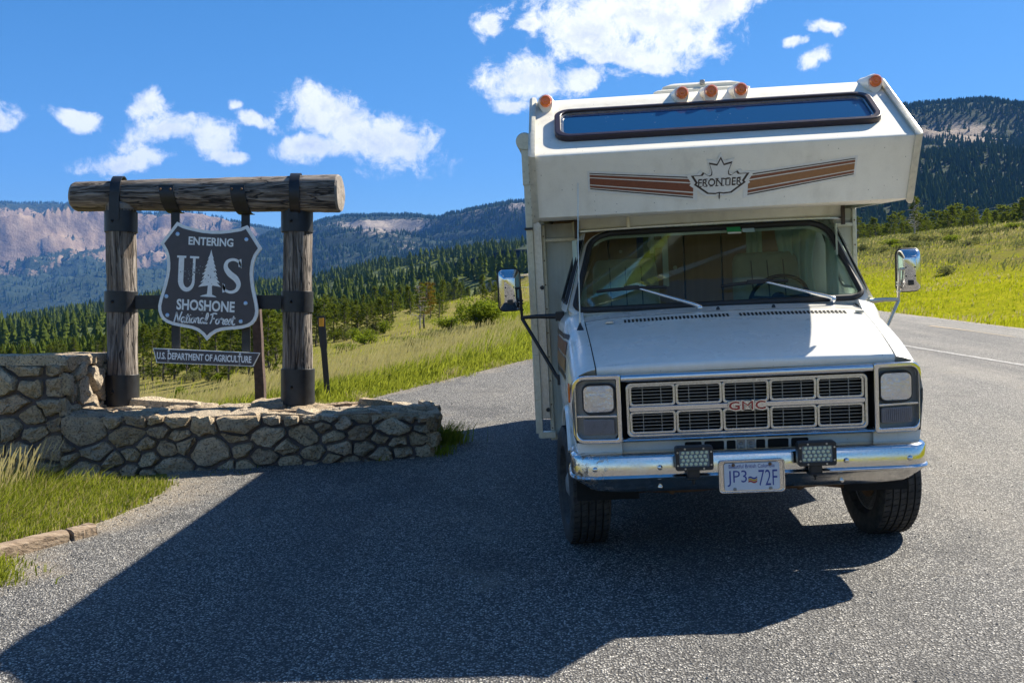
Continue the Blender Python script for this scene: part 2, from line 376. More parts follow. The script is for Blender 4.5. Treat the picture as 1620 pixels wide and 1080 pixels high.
# --- ground
def f_asphalt(T, b):
    o = T.geo(); w1 = T.vmath('ADD', o, T.vmath('SCALE', T.node('ShaderNodeTexNoise', ins={'Scale': 30, 'Vector': o}).outputs['Color'], .02))
    c1 = T.node('ShaderNodeSeparateColor', ins={0: T.voro(w1, 80, out='Color')}).outputs[0]
    c2 = T.node('ShaderNodeSeparateColor', ins={0: T.voro(w1, 150, out='Color')}).outputs[1]
    dist = T.voro(w1, 80); d2 = T.voro(w1, 150)
    v = T.math('ADD', T.math('MULTIPLY', c1, .62), T.math('MULTIPLY', c2, .38))
    stone = T.ramp(v, [(0, (.035, .036, .038)), (.30, (.085, .087, .092)), (.48, (.20, .195, .185)), (.66, (.42, .40, .365)), (1, (.85, .81, .73))])
    tar = T.rng(dist, .30, .62, 0, 1, True)
    c = T.mix(T.math('MULTIPLY', tar, .95), stone, (.010, .010, .012))
    pos = T.node('ShaderNodeSeparateXYZ', ins={0: o})
    # dusty, worn and patched zones
    big = T.noise(o, .35, 5, .6); mid = T.noise(T.vmath('MULTIPLY', o, (1.2, .25, 1)), 1, 4, .6)
    dusty = T.math('MULTIPLY', T.rng(big, .42, .70), T.rng(mid, .35, .65)); right = T.rng(pos.outputs[0], .5, 6, .25, 1.0)
    c = T.mix(T.math('MULTIPLY', T.math('MULTIPLY', dusty, right), .7), c, (.36, .32, .26))
    c = T.mix(T.math('MULTIPLY', right, .30), c, (.32, .295, .26))
    wheel = T.noise(T.vmath('MULTIPLY', o, (1.7, .06, 1)), 1, 3, .5); patch = T.noise(o, 1.7, 5, .65)
    c = T.mix(T.math('MULTIPLY', T.rng(wheel, .52, .66), .30), c, (.055, .055, .057)); c = T.mix(T.math('MULTIPLY', T.rng(patch, .60, .72), .35), c, (.30, .26, .20)); c = T.mix(T.math('MULTIPLY', T.rng(T.noise(o, .8, 4, .6), .60, .68), .35), c, (.03, .03, .032))
    ed = T.attr('edge'); c = T.mix(T.math('MULTIPLY', T.rng(T.math('ADD', ed, T.math('MULTIPLY', T.noise(o, 2.2, 4, .65), -.9)), .10, -.35), T.rng(c1, 0, 1, .75, .35)), c, (.40, .32, .22))
    T.set(b.inputs['Base Color'], c); b.inputs['Roughness'].default_value = .82
    h = T.math('SUBTRACT', T.math('MULTIPLY', c1, .5), T.math('ADD', T.math('MULTIPLY', dist, 1.0), T.math('MULTIPLY', d2, .4)))
    T.set(b.inputs['Normal'], T.bump(h, 1.0, .012))
ASPHALT = mat('chip_seal', f_asphalt)
def f_meadow(T, b):
    o = T.geo(); n1 = T.noise(o, .09, 5, .6); n2 = T.noise(o, 1.1, 5, .65); n3 = T.noise(T.vmath('MULTIPLY', o, (9, 9, 3)), 1, 5, .7)
    g = T.ramp(n2, [(.25, (.11, .135, .022)), (.5, (.20, .205, .04)), (.75, (.30, .25, .09))])
    c = T.mix(T.rng(n1, .42, .62), g, (.27, .22, .09))
    sp = T.node('ShaderNodeSeparateXYZ', ins={0: o}); right = T.rng(sp.outputs[0], 7.5, 9.5)
    rg_ = T.mix(T.rng(n2, .3, .7), (.22, .245, .008), (.40, .375, .018)); belt = T.math('MULTIPLY', T.rng(T.math('ADD', sp.outputs[2], T.math('MULTIPLY', n1, 2.4)), 4.9, 5.8), T.rng(n2, .25, .6))
    c = T.mix(right, c, T.mix(belt, rg_, (.155, .135, .055))); c = T.mix(T.rng(n3, .35, .7), T.mix(.5, c, (.05, .05, .02)), c)
    T.set(b.inputs['Base Color'], c); b.inputs['Roughness'].default_value = .95
    T.set(b.inputs['Normal'], T.bump(T.math('ADD', n3, n2), .6, .08)); b.inputs['Specular IOR Level'].default_value = 0
MEADOW = mat('meadow_soil', f_meadow)
def leaf_mat(name, c0, c1, trans=.45, scale=3.0, rough=.6):
    m = bpy.data.materials.new(name); m.use_nodes = True; T = NT(m.node_tree); T.n.clear()
    out = T.node('ShaderNodeOutputMaterial'); r = T.node('ShaderNodeNewGeometry').outputs['Random Per Island']
    n = T.noise(T.obj(), scale, 3, .6); f = T.math('ADD', T.math('MULTIPLY', r, .55), T.math('MULTIPLY', T.rng(n, .3, .7), .45))
    f = T.math('MULTIPLY', T.math('ADD', f, T.math('MULTIPLY', T.rand(), .35)), .8)
    c = T.mix(f, c0, c1)
    df = T.node('ShaderNodeBsdfDiffuse', ins={'Color': c}); tl = T.node('ShaderNodeBsdfTranslucent', ins={'Color': T.mix(.35, c, (.30, .34, .02))})
    mx = T.node('ShaderNodeMixShader', ins={0: trans}); T.l.new(df.outputs[0], mx.inputs[1]); T.l.new(tl.outputs[0], mx.inputs[2])
    T.l.new(mx.outputs[0], out.inputs['Surface']); MATS[name] = m; return m
GRASS_GREEN = leaf_mat('grass_green', (.095, .145, .012), (.32, .33, .05), .5)
GRASS_TAN = leaf_mat('grass_straw', (.32, .25, .12), (.62, .50, .29), .4)
GRASS_FIELD = leaf_mat('grass_field', (.22, .26, .006), (.48, .47, .02), .5)
SAGE = leaf_mat('sage_leaf', (.10, .115, .045), (.24, .23, .11), .3)
BUSH = leaf_mat('bush_leaf', (.06, .10, .008), (.19, .24, .025), .5)
NEEDLE = leaf_mat('pine_needles', (.034, .058, .010), (.135, .165, .028), .38)
NEEDLE_DARK = leaf_mat('fir_needles', (.022, .044, .014), (.070, .10, .026), .28)
NEEDLE_RUST = leaf_mat('rusty_needles', (.12, .065, .015), (.25, .14, .03), .3)
def f_bark(T, b):
    o = T.obj(); n = T.noise(T.vmath('MULTIPLY', o, (12, 12, 2)), 1, 5, .6)
    T.set(b.inputs['Base Color'], T.mix(n, (.045, .035, .028), (.17, .14, .115))); b.inputs['Roughness'].default_value = .9
    T.set(b.inputs['Normal'], T.bump(n, .6, .03))
BARK = mat('bark', f_bark)
DEADWOOD = plain('bleached_wood', (.27, .25, .22), .9, 0, .35, 14, .4)
def f_log(axis):
    def fn(T, b):
        o = T.vmath('ADD', T.obj(), T.vmath('SCALE', T.node('ShaderNodeTexNoise', ins={'Scale': 3.0, 'Detail': 3}).outputs['Color'], .10)); sc = [26, 26, 26]; sc[axis] = 1.1
        g = T.noise(T.vmath('MULTIPLY', o, tuple(sc)), 1, 6, .65); sc2 = [70, 70, 70]; sc2[axis] = 2.0
        g2 = T.noise(T.vmath('MULTIPLY', o, tuple(sc2)), 1, 4, .6); big = T.noise(o, 2.2, 4, .6)
        c = T.ramp(g, [(.28, (.030, .025, .022)), (.42, (.13, .105, .085)), (.58, (.31, .265, .225)), (.78, (.50, .44, .38))])
        ck = [15, 15, 15]; ck[axis] = .55; cr = T.math('ABSOLUTE', T.math('SUBTRACT', T.noise(T.vmath('MULTIPLY', o, tuple(ck)), 1, 3, .5), .5)); crack = T.rng(cr, .004, .022, 1, 0); kn = T.voro(T.vmath('MULTIPLY', o, tuple(4 if i == axis else 7 for i in range(3))), 1); knot = T.rng(kn, .10, .20, 1, 0)
        c = T.mix(T.rng(big, .55, .75), c, (.16, .10, .055)); c = T.mix(T.math('MAXIMUM', T.math('MULTIPLY', crack, .92), T.math('MULTIPLY', knot, .8)), c, (.012, .010, .009)); c = T.mix(T.math('MULTIPLY', T.rng(g2, .5, .3), .8), c, (.018, .015, .013))
        T.set(b.inputs['Base Color'], c); b.inputs['Roughness'].default_value = .85
        T.set(b.inputs['Normal'], T.bump(T.math('SUBTRACT', T.math('ADD', g, T.math('MULTIPLY', g2, .6)), T.math('MULTIPLY', crack, 1.6)), 1.0, .03))
    return fn
LOG_X = mat('weathered_log', f_log(0)); LOG_Z = mat('weathered_post', f_log(2))
def f_endgrain(T, b):
    o = T.obj(); n = T.noise(o, 14, 5, .7)
    T.set(b.inputs['Base Color'], T.mix(n, (.10, .085, .07), (.42, .36, .30))); b.inputs['Roughness'].default_value = .9
    T.set(b.inputs['Normal'], T.bump(n, .8, .03))
ENDGRAIN = mat('end_grain', f_endgrain)
def f_stone(T, b):
    o = T.geo(); r = T.rand(); n = T.noise(o, 9, 6, .65); f = T.noise(o, 55, 5, .7); li = T.noise(o, 5, 5, .7, .6)
    base = T.ramp(r, [(0, (.48, .40, .30)), (.2, (.70, .60, .45)), (.36, (.56, .51, .44)), (.55, (.78, .70, .56)), (.75, (.44, .35, .26)), (.88, (.66, .62, .54)), (1, (.68, .50, .35))])
    base = T.mix(1.0, base, (1.10, .99, .84), 'MULTIPLY'); c = T.mix(T.rng(n, .35, .68), T.mix(.35, base, (.14, .11, .08)), base)
    c = T.mix(T.rng(li, .60, .70), c, (.45, .43, .36)); c = T.mix(T.math('MULTIPLY', T.rng(T.noise(o, 3.3, 5, .7), .66, .74), .7), c, (.33, .14, .045))
    c = T.mix(T.math('MULTIPLY', T.rng(f, .50, .36), .8), c, (.06, .05, .042))
    T.set(b.inputs['Base Color'], c); b.inputs['Roughness'].default_value = .9
    T.set(b.inputs['Normal'], T.bump(T.math('ADD', n, T.math('MULTIPLY', f, .8)), 1.0, .055))
STONE = mat('field_stone', f_stone)
MORTAR = plain('mortar', (.105, .088, .085), .95, 0, .3, 30, .6)
STEEL_BLACK = plain('blackened_steel', (.022, .023, .026), .42, .3, .3, 14, .1)
SIGN_BROWN = plain('sign_brown', (.062, .053, .060), .42, 0, .12, 12)
SIGN_WHITE = plain('sign_white', (.80, .82, .82), .35, 0, .08, 30)
SCREW = plain('sign_screw', (.42, .58, .80), .3, .4, .1)
# ---------------------------------------------------------------- lie of the land
def x_left(y):   # left edge of the paved lot
    return np.interp(y, [-40, -5, 2, 5, 6.4, 7.1, 7.65, 8.97, 9.6, 12, 14.6, 19, 24, 30, 45, 80, 200],
                     [-26, -15, -8.5, -3.95, -3.45, -3.62, -3.12, -3.02, -3.2, -3.3, -2.0, .3, 1.7, 2.6, 3.2, 3.0, 5.0])
def x_right(y):  # far edge of the road
    return 12.2-.1*(np.clip(y, -40, 200)-20)
def soft_min(a, b, k): h = np.clip(.5+.5*(b-a)/k, 0, 1); return b*(1-h)+a*h-k*h*(1-h)
def ground_z(x, y, lot=False):
    x = np.asarray(x, float); y = np.asarray(y, float)
    yc = np.where(y > 0, soft_min(y, 175.0, 40.0), np.maximum(y, -30)); xc = np.clip(x, -160, 60)
    plane = lambda xx: .05178*xx+.06466*yc
    xl, xr = x_left(y), x_right(y)
    z = plane(xc)
    crown = np.clip(np.minimum(x, xr)-8.9, 0, None)
    zin = z-.12*crown
    er = np.clip(x-xr, 0, None)
    yc = yc+(np.where(y > 0, soft_min(y, 80.0, 30.0), yc)-yc)*sstep(0, 14, er)
    el0 = np.clip(xl-x, 0, 170); zin = zin+.06466*(np.where(y > 0, soft_min(y, 88.0, 40.0), yc)-np.where(y > 0, soft_min(y, 175.0, 40.0), yc))*sstep(0, 9, el0)
    zr = plane(np.minimum(xc, xr))-.12*np.clip(xr-8.9, 0, None)
    rise = np.where(er < 20, .175*er, 3.5+.05*(er-20)); rise = np.where(er < 1.5, rise*sstep(0, 1.5, er), rise)
    rise = np.minimum(rise, 16)
    el = np.clip(xl-x, 0, 170)
    zz = np.where(x > xr, zr+rise, zin)-.11*el*sstep(0, 2.5, el)
    if not lot:
        inside = np.minimum(x-xl, xr-x)
        zz = zz-.03*sstep(.0, .3, inside)
        out = np.clip(-inside, 0, None)
        zz = zz+sstep(.5, 5, out)*(fbm(x*.25, y*.25, 4)-.5)*.22+sstep(8, 60, out)*(fbm(x*.03, y*.03, 4)-.5)*1.6
    return zz
def gz(x, y): return float(ground_z(x, y))
def on_ground(px, d):
    x = (px-810)/FPX*d; return Vector((x, d, gz(x, d)))

def make_ground():
    fa = np.concatenate([np.linspace(-40, 40, 260), np.linspace(40, 320, 150)[1:-1]])
    rr = np.concatenate([[0.01], np.geomspace(.8, 3200, 150)])
    A, Rr = np.meshgrid(np.radians(fa), rr); X = np.sin(A)*Rr; Y = np.cos(A)*Rr
    Z = ground_z(X, Y); n = len(fa); V = np.stack([X, Y, Z], -1).reshape(-1, 3)
    i, j = np.meshgrid(np.arange(n), np.arange(len(rr)-1)); i2 = (i+1) % n
    F = np.stack([j*n+i, j*n+i2, (j+1)*n+i2, (j+1)*n+i], -1).reshape(-1, 4)[:, ::-1]
    o = link('ground', np_mesh('ground', V, F, [MEADOW], smooth=True)); o['kind'] = 'structure'
    # paved lot and road: one sheet between its two edges
    ys = np.concatenate([np.linspace(-40, 4, 60), np.linspace(4, 30, 260)[1:], np.geomspace(30, 200, 80)[1:]])
    ts = np.linspace(0, 1, 90)
    xl = x_left(ys)+.20*(fbm(ys*1.6, ys*0+3, 4)-.5)*2; xr = x_right(ys)+.08*(fbm(ys*.9, ys*0+8, 3)-.5)
    X = xl[:, None]*(1-ts)+xr[:, None]*ts; Y = np.repeat(ys[:, None], 90, 1)
    Z = ground_z(X, Y, True)+.004+.012*(fbm(X*.6, Y*.6, 3)-.5)*sstep(0, 1.5, np.abs(Y-2))*0
    V = np.stack([X, Y, Z], -1).reshape(-1, 3); i, j = np.meshgrid(np.arange(89), np.arange(len(ys)-1))
    F = np.stack([j*90+i, j*90+i+1, (j+1)*90+i+1, (j+1)*90+i], -1).reshape(-1, 4)
    o = link('road', np_mesh('road', V, F, [ASPHALT], smooth=True, attrs={'edge': np.minimum(X-xl[:, None], xr[:, None]-X).reshape(-1)})); o['kind'] = 'structure'
    # painted lines
    def line(name, off, y0, y1, w, m, dashes=None):
        V = []; F = []
        for a, b in (dashes or [(y0, y1)]):
            q = np.linspace(a, b, max(3, int((b-a)*2)))
            c = off(q)
            for k in range(len(q)):
                for s in (-1, 1):
                    x = c[k]+s*w/2; V.append((x, q[k], float(ground_z(x, q[k], True))+.009))
            k0 = len(V)-2*len(q); F += [(k0+2*k, k0+2*k+1, k0+2*k+3, k0+2*k+2) for k in range(len(q)-1)]
        o = link(name, np_mesh(name, V, F, [m])); o['kind'] = 'structure'
    def worn(col):
        def fn(T, b):
            n = T.noise(T.geo(), 28, 5, .7); T.set(b.inputs['Base Color'], T.mix(T.rng(n, .36, .56), col, (.17, .16, .145))); b.inputs['Roughness'].default_value = .8
        return fn
    wl = lambda y: 7.12-.1*(y-14.5); yl = lambda y: 8.98-.1*(y-19.5)
    line('edge_line', wl, -30, 150, .11, mat('white_road_paint', worn((.42, .41, .39))))
    line('centre_line', yl, 0, 0, .11, mat('yellow_road_paint', worn((.58, .38, .14))), [(18.3-12.2*k, 21.3-12.2*k) for k in range(-9, 4)])
make_ground()

# ---------------------------------------------------------------- hills and mountains
def rock_forest(name, forest0, forest1, rock0, rock1, rock2, fscale):
    def fn(T, b):
        o = T.geo(); k = T.attr('rock'); n = T.noise(o, fscale, 8, .7); m = T.noise(o, fscale*6, 6, .7)
        km = T.rng(T.math('ADD', k, T.math('MULTIPLY', T.math('SUBTRACT', m, .5), 1.5)), .38, .62)
        fo = T.mix(T.rng(m, .3, .7), forest0, forest1)
        rk = T.ramp(n, [(.3, rock0), (.5, rock1), (.72, rock2)])
        T.set(b.inputs['Base Color'], T.mix(km, fo, rk)); b.inputs['Roughness'].default_value = .95
        b.inputs['Specular IOR Level'].default_value = .1
        T.set(b.inputs['Normal'], T.bump(T.math('ADD', T.math('MULTIPLY', n, 1.2), m), 1.0, .05/fscale))
    return mat(name, fn)
FOREST_FAR = rock_forest('mountain_left_ground', (.016, .030, .016), (.045, .060, .026), (.12, .088, .06), (.25, .18, .12), (.36, .27, .18), .012)
FOREST_BLUE = rock_forest('mountain_ahead_ground', (.014, .026, .016), (.034, .050, .024), (.20, .17, .14), (.30, .25, .20), (.38, .32, .26), .014)
FOREST_RIGHT = rock_forest('mountain_right_ground', (.016, .028, .014), (.040, .054, .020), (.18, .145, .11), (.28, .225, .17), (.36, .295, .22), .03)
HILL_GROUND = rock_forest('wooded_hill_ground', (.045, .065, .018), (.085, .105, .030), (.12, .14, .045), (.165, .18, .06), (.21, .215, .09), .03)

def cone_tree(seg, tiers, jag, rng):
    "unit conifer (height 1) as stacked ragged skirts -> V, F(tri)"
    V = []; F = []
    for t in range(tiers):
        z0 = .06+.82*(t/tiers)**1.0; z1 = min(1.0, z0+1.35/tiers*.9+.08); r = .24*(1-z0)**.8+.015
        if t == tiers-1: z1 = 1.0
        k = len(V); V.append((rng.uniform(-.01, .01), 0, z1)); a0 = rng.uniform(0, 6)
        for q in range(seg):
            a = a0+2*PI*q/seg; rr = r*(1+jag*rng.uniform(-1, .6)); V.append((math.cos(a)*rr, math.sin(a)*rr, z0+rng.uniform(-.03, .03)))
        F += [(k, k+1+q, k+1+(q+1) % seg) for q in range(seg)]
    return np.array(V), np.array(F)
def scatter_cones(name, P, H, wid, seg, tiers, m, rng, kind='stuff', label=None):
    "thousands of far conifers as one mesh"
    vs = []; fs = []; k = 0; variants = [cone_tree(seg, tiers, .45, random.Random(50+i)) for i in range(8)]
    idx = rng.integers(0, 8, len(P)); a = rng.uniform(0, 6.3, len(P))
    for vi, (V, F) in enumerate(variants):
        s = np.where(idx == vi)[0]
        if not len(s): continue
        ca, sa = np.cos(a[s]), np.sin(a[s]); h = H[s]; w = wid[s]*h
        X = (V[None, :, 0]*ca[:, None]-V[None, :, 1]*sa[:, None])*w[:, None]+P[s, 0, None]
        Y = (V[None, :, 0]*sa[:, None]+V[None, :, 1]*ca[:, None])*w[:, None]+P[s, 1, None]
        Z = V[None, :, 2]*h[:, None]+P[s, 2, None]
        vs.append(np.stack([X, Y, Z], -1).reshape(-1, 3)); n = len(V)
        fs.append((F[None]+(np.arange(len(s))*n)[:, None, None]).reshape(-1, 3)+k); k += n*len(s)
    o = link(name, np_mesh(name, np.concatenate(vs), np.concatenate(fs), [m])); o['kind'] = kind
    return o

def mountain(name, sil, d0, d1, py0, m, amp, wl, seed, rockfn, pw=1.0, nu=260, nv=110, skew=.5, rough=.35):
    sil = np.array(sil, float); U = np.linspace(sil[0, 0], sil[-1, 0], nu); Tt = np.concatenate([np.linspace(0, 1, nv), [1.06, 1.2, 1.5]])
    pyr = np.interp(U, sil[:, 0], sil[:, 1])
    u, t = np.meshgrid(U, Tt); tc = np.minimum(t, 1)
    D = d0+(d1-d0)*t
    zr = (HZ-pyr)/FPX*d1+CAMZ; z0 = (HZ-py0)/FPX*d0+CAMZ
    X = (u-810)/FPX*D
    z = z0+(zr[None]-z0)*tc**pw
    rx = X/wl+seed; ry = D/wl
    wx = rx+skew*ry
    n = ridged(wx, ry*.55, 5, .5)-.62
    n2 = fbm(wx*4+3, ry*4, 5, .6)-.5
    env = np.clip(t*3, 0, 1)*np.clip((1.0-tc)*5, .0, 1)
    z = z+amp*(n*1.5*env)+amp*rough*n2*np.clip(t*3, 0, 1)*np.clip((1-tc)*8, .10, 1)
    lim = (HZ-pyr[None]+2.5*(fbm(u*.12+seed, u*0+seed, 4)-.5)*2)/FPX*D+CAMZ; z = np.where(t <= 1, np.minimum(z, lim), z)
    z = np.where(t > 1, z-(t-1)*(d1-d0)*.9, z)
    V = np.stack([X, D, z], -1)
    # normals for rock rule
    du = np.gradient(V, axis=1); dv = np.gradient(V, axis=0); N = np.cross(du, dv); N /= np.linalg.norm(N, axis=-1, keepdims=True)+1e-9
    pyy = HZ-(z-CAMZ)/D*FPX; pxx = u
    rock = rockfn(pxx, pyy, tc, N, X, D)
    k = len(U); i, j = np.meshgrid(np.arange(k-1), np.arange(len(Tt)-1))
    F = np.stack([j*k+i, j*k+i+1, (j+1)*k+i+1, (j+1)*k+i], -1).reshape(-1, 4)
    o = link(name, np_mesh(name, V.reshape(-1, 3), F, [m], smooth=True, attrs={'rock': rock.reshape(-1)})); o['kind'] = 'structure'
    return V, rock
def plant(V, rock, n, rng, umax=1, keep=.42, ulim=None, tpow=1.0, wmap=None):
    "random places on the front of a hill grid where forest grows"
    nv, nu = V.shape[0]-3, V.shape[1]
    i = rng.uniform(0, nu-1.01, n); j = (rng.uniform(0, 1, n)**tpow)*(nv-1.01)
    i0 = i.astype(int); j0 = j.astype(int); fi = (i-i0)[:, None]; fj = (j-j0)[:, None]
    P = (V[j0, i0]*(1-fi)+V[j0, i0+1]*fi)*(1-fj)+(V[j0+1, i0]*(1-fi)+V[j0+1, i0+1]*fi)*fj
    r = rock[j0, i0]+rng.normal(0, .16, n)
    return P[r < keep]
rg = np.random.default_rng(21)

def rk_left(px, py, t, N, X, D):
    n = fbm(X/420+3, D/420, 5, .55)
    r = .20+(n-.5)*2.3
    r += .36*sstep(400, 368, py)*sstep(326, 338, py)                     # bare tan slopes below the rim
    r += np.clip(N[..., 0], -.6, .6)*1.6*sstep(450, 380, py)              # forest clings to the faces turned from the sun
    gl = ridged((px+1.9*(py-330))/85+2.2, py/170+1, 3); r -= .8*sstep(.52, .72, gl)*sstep(322, 335, py); r -= .12*sstep(372, 380, py)*sstep(402, 394, py)
    r -= .45*sstep(336, 327, py)                                        # trees along the rim
    r -= .34*sstep(430, 470, py)
    r -= .30*sstep(300, 380, px)*sstep(395, 360, py)*0
    blob = np.exp(-(((px-130)/45)**2+((py-425)/22)**2)); r += .35*blob
    return np.clip(r, 0, 1)
V_, rk_ = mountain('mountain_left', [(-700, 330), (-300, 318), (-60, 322), (0, 322), (60, 323), (115, 322), (165, 329), (200, 336), (250, 341), (300, 336), (340, 344), (380, 355), (440, 366), (480, 362), (520, 372), (600, 385), (700, 400)],
                   2600, 5200, 505, FOREST_FAR, 400, 620, 3.3, rk_left, pw=.9, skew=-.85)
P_ = plant(V_, rk_, 20000, rg, keep=.44)
scatter_cones('far_forest', P_, rg.uniform(9, 17, len(P_)), rg.uniform(.75, 1.1, len(P_)), 4, 1, NEEDLE_DARK, rg)

def rk_mid(px, py, t, N, X, D):
    n = fbm(X/300+8, D/300, 5, .55); r = .20+(n-.5)*.9
    r += .62*np.exp(-(((px-600)/62)**2+((py-362)/13)**2)); r += .38*np.exp(-(((px-655)/30)**2+((py-352)/8)**2))
    r += .38*np.exp(-(((px-640)/22)**2+((py-392)/12)**2)); r += .4*np.exp(-(((px-820)/20)**2+((py-330)/7)**2))
    r -= .3*sstep(352, 345, py)*sstep(690, 660, px)
    return np.clip(r, 0, 1)
V_, rk_ = mountain('mountain_ahead', [(330, 400), (400, 385), (440, 366), (490, 357), (540, 345), (600, 343), (650, 344), (690, 347), (740, 336), (790, 326), (812, 321), (830, 322), (900, 300), (1000, 270), (1150, 240), (1350, 250), (1600, 270)],
                   1500, 3400, 470, FOREST_BLUE, 170, 700, 12.1, rk_mid, pw=.85, skew=.7)
P_ = plant(V_, rk_, 19000, rg, keep=.5)
scatter_cones('far_forest', P_, rg.uniform(8, 15, len(P_)), rg.uniform(.75, 1.1, len(P_)), 4, 1, NEEDLE_DARK, rg)

def rk_right(px, py, t, N, X, D):
    n = fbm(X/120+1, D/120, 5, .55); r = .16+(n-.5)*.9
    r += .75*np.exp(-(((px-1530)/46)**2+((py-207)/19)**2)); r += .36*np.exp(-(((px-1455)/36)**2+((py-208)/16)**2))
    r -= .3*sstep(178, 168, py)
    return np.clip(r, 0, 1)
V_, rk_ = mountain('mountain_right', [(700, 420), (820, 392), (950, 330), (1050, 290), (1200, 235), (1300, 192), (1400, 173), (1440, 170), (1500, 166), (1560, 161), (1620, 170), (1750, 190), (2000, 200), (2400, 260), (2900, 340)],
                   560, 1500, 395, FOREST_RIGHT, 48, 300, 5.7, rk_right, pw=.95, skew=.4)
P_ = plant(V_, rk_, 52000, rg, keep=.47)
P_ = P_[(P_[:, 0]/P_[:, 1]*FPX+810 > 930) & (P_[:, 0]/P_[:, 1]*FPX+810 < 2300)]
scatter_cones('mountain_forest', P_, rg.uniform(4.5, 9.5, len(P_)), rg.uniform(.75, 1.1, len(P_)), 5, 2, NEEDLE_DARK, rg)

def rk_hill(px, py, t, N, X, D):
    n = fbm(X/70+4, D/70, 5, .6); r = .27+(n-.5)*1.7
    r += .5*np.exp(-(((px-795)/45)**2+((py-424)/9)**2)); r += .22*np.exp(-(((px-600)/110)**2+((py-443)/7)**2))
    r += .45*np.exp(-(((px-60)/45)**2+((py-497)/5)**2))
    return np.clip(r, 0, 1)
V_, rk_ = mountain('wooded_hill', [(-700, 545), (-300, 532), (0, 512), (165, 492), (240, 480), (330, 470), (440, 460), (500, 452), (600, 428), (700, 411), (830, 394), (1000, 384), (1200, 380), (1340, 392), (1500, 400), (1700, 405)],
                   190, 900, 560, HILL_GROUND, 16, 130, 7.7, rk_hill, pw=.8, skew=.3)
HILL_V, HILL_R = V_, rk_
P_ = plant(V_, rk_, 13500, rg, keep=.50, tpow=.8)
pxx = P_[:, 0]/P_[:, 1]*FPX+810
P_ = P_[(pxx < 1000) & (pxx > -500)]
far = P_[:, 1] > 430
scatter_cones('hill_forest', P_[far], rg.uniform(4.5, 10.5, far.sum()), rg.uniform(.75, 1.1, far.sum()), 6, 4, NEEDLE, rg)
MIDTREES = P_[~far]
# ---------------------------------------------------------------- motorhome
VAN_M = Matrix.Translation((1.356, 5.635, -1.408+CAMZ)) @ Matrix.Rotation(rad(-3.5), 4, 'Z') @ Matrix.Rotation(rad(3.87), 4, 'X') @ Matrix.Rotation(rad(-2.73), 4, 'Y')
van = thing('motorhome', 'old cream and white motorhome with sleeping pod over the cab and brown stripes', 'motorhome', VAN_M)
V3 = Vector
def hood_zc(y): return float(np.interp(y, [.075, .085, .10, .125, .17, .35, .6, .93, 1.0], [1.20, 1.215, 1.228, 1.240, 1.256, 1.312, 1.378, 1.452, 1.462]))
def hood_z(x, y): return hood_zc(y)-.018*(x/.85)**2-.010*max(0, abs(x)-.7)/.15
def seam_x(y): return .822+.05*min(max(y, 0), 1)/.95

# hood panel with turned-down edges and rolled nose
mb = MB()
ys = [.085, .079, .075, .078, .086, .10, .125, .17, .26, .4, .55, .7, .82, .90]
zs = {.085: 1.166, .079: 1.178}
loops = []
for k, y in enumerate(ys):
    row = []
    for i in range(-12, 13):
        u = i/12; x = u*seam_x(y)
        z = [1.168, 1.180, 1.200, 1.214, 1.223][k]-.014*u*u if k < 5 else hood_z(x, y)
        row.append((x, y+.035*u*u*max(0, 1-y/.5), z))
    loops.append([(row[0][0]+.004, row[0][1], row[0][2]-.03)]+row+[(row[-1][0]-.004, row[-1][1], row[-1][2]-.03)])
mb.loft(loops)
mb.loft([[(p[0], p[1]+.02, p[2]-.008) for p in loops[0]], loops[0]])
mb.build('hood', CAB_PAINT, van, smooth=38)
# cowl behind the hood with two rows of vent slots
mb = MB()
def cowl_z(x, y): return hood_z(x, .90)+(y-.90)*.30
mb.grid(lambda u, v: ((2*u-1)*.875, .905+.17*v+.05*(2*u-1)**2*v, cowl_z((2*u-1)*.875, .905)+.03*v), 24, 4)
cw = mb.build('cowl_panel', CAB_PAINT, van)
mb = MB()
for x0, x1 in ((-.62, .02), (.10, .74)):
    for k in range(27):
        x = x0+(x1-x0)*k/26; y = .80; z = hood_z(x, y)+.0015
        M = Matrix.Rotation(.30, 3, 'X'); mb.box((x, y, z), (.013, .05, .004), M)
v_ = mb.build('vent_slots', VOID, cw, smooth=0); v_['kind'] = 'stuff'

# body of the cab: fenders, sides, pillars
def cab_section(y, s):
    zb = hood_z(.84, y)-.004 if y < .95 else 1.47+.010*(y-.95)
    w = float(np.interp(y, [.1, .2, .4, .8, 1.1, 1.5, 2.0], [.962, .972, .985, 1.0, 1.02, 1.055, 1.06]))
    xs = seam_x(y)+.006
    sh = float(np.interp(y, [.1, .3, .9, 1.05], [.055, .06, .07, .05]))
    arch = .38+math.sqrt(max(0, .50**2-(y-.85)**2)) if abs(y-.85) < .5 else 0
    pts = [(xs-.002, zb-.03), (xs, zb), (xs+(w-xs)*.35, zb-.010), (xs+(w-xs)*.72, zb-sh*.55), (w-.012, zb-sh*1.35), (w, zb-sh*2.2), (w+.012, .5*(zb+.62)+.10), (w+.010, .95), (w-.005, .78), (w-.02, .66), (w-.04, .56)]
    out = []
    for x, z in pts: out.append((s*x, y, max(z, arch) if z < 1.0 else z))
    return out
mb = MB()
ysec = [.10, .12, .16, .22, .30, .34, .355, .37, .40, .45, .52, .60, .70, .80, .90, 1.0, 1.1, 1.2, 1.28, 1.33, 1.348, 1.36, 1.45, 1.6, 1.8, 2.0]
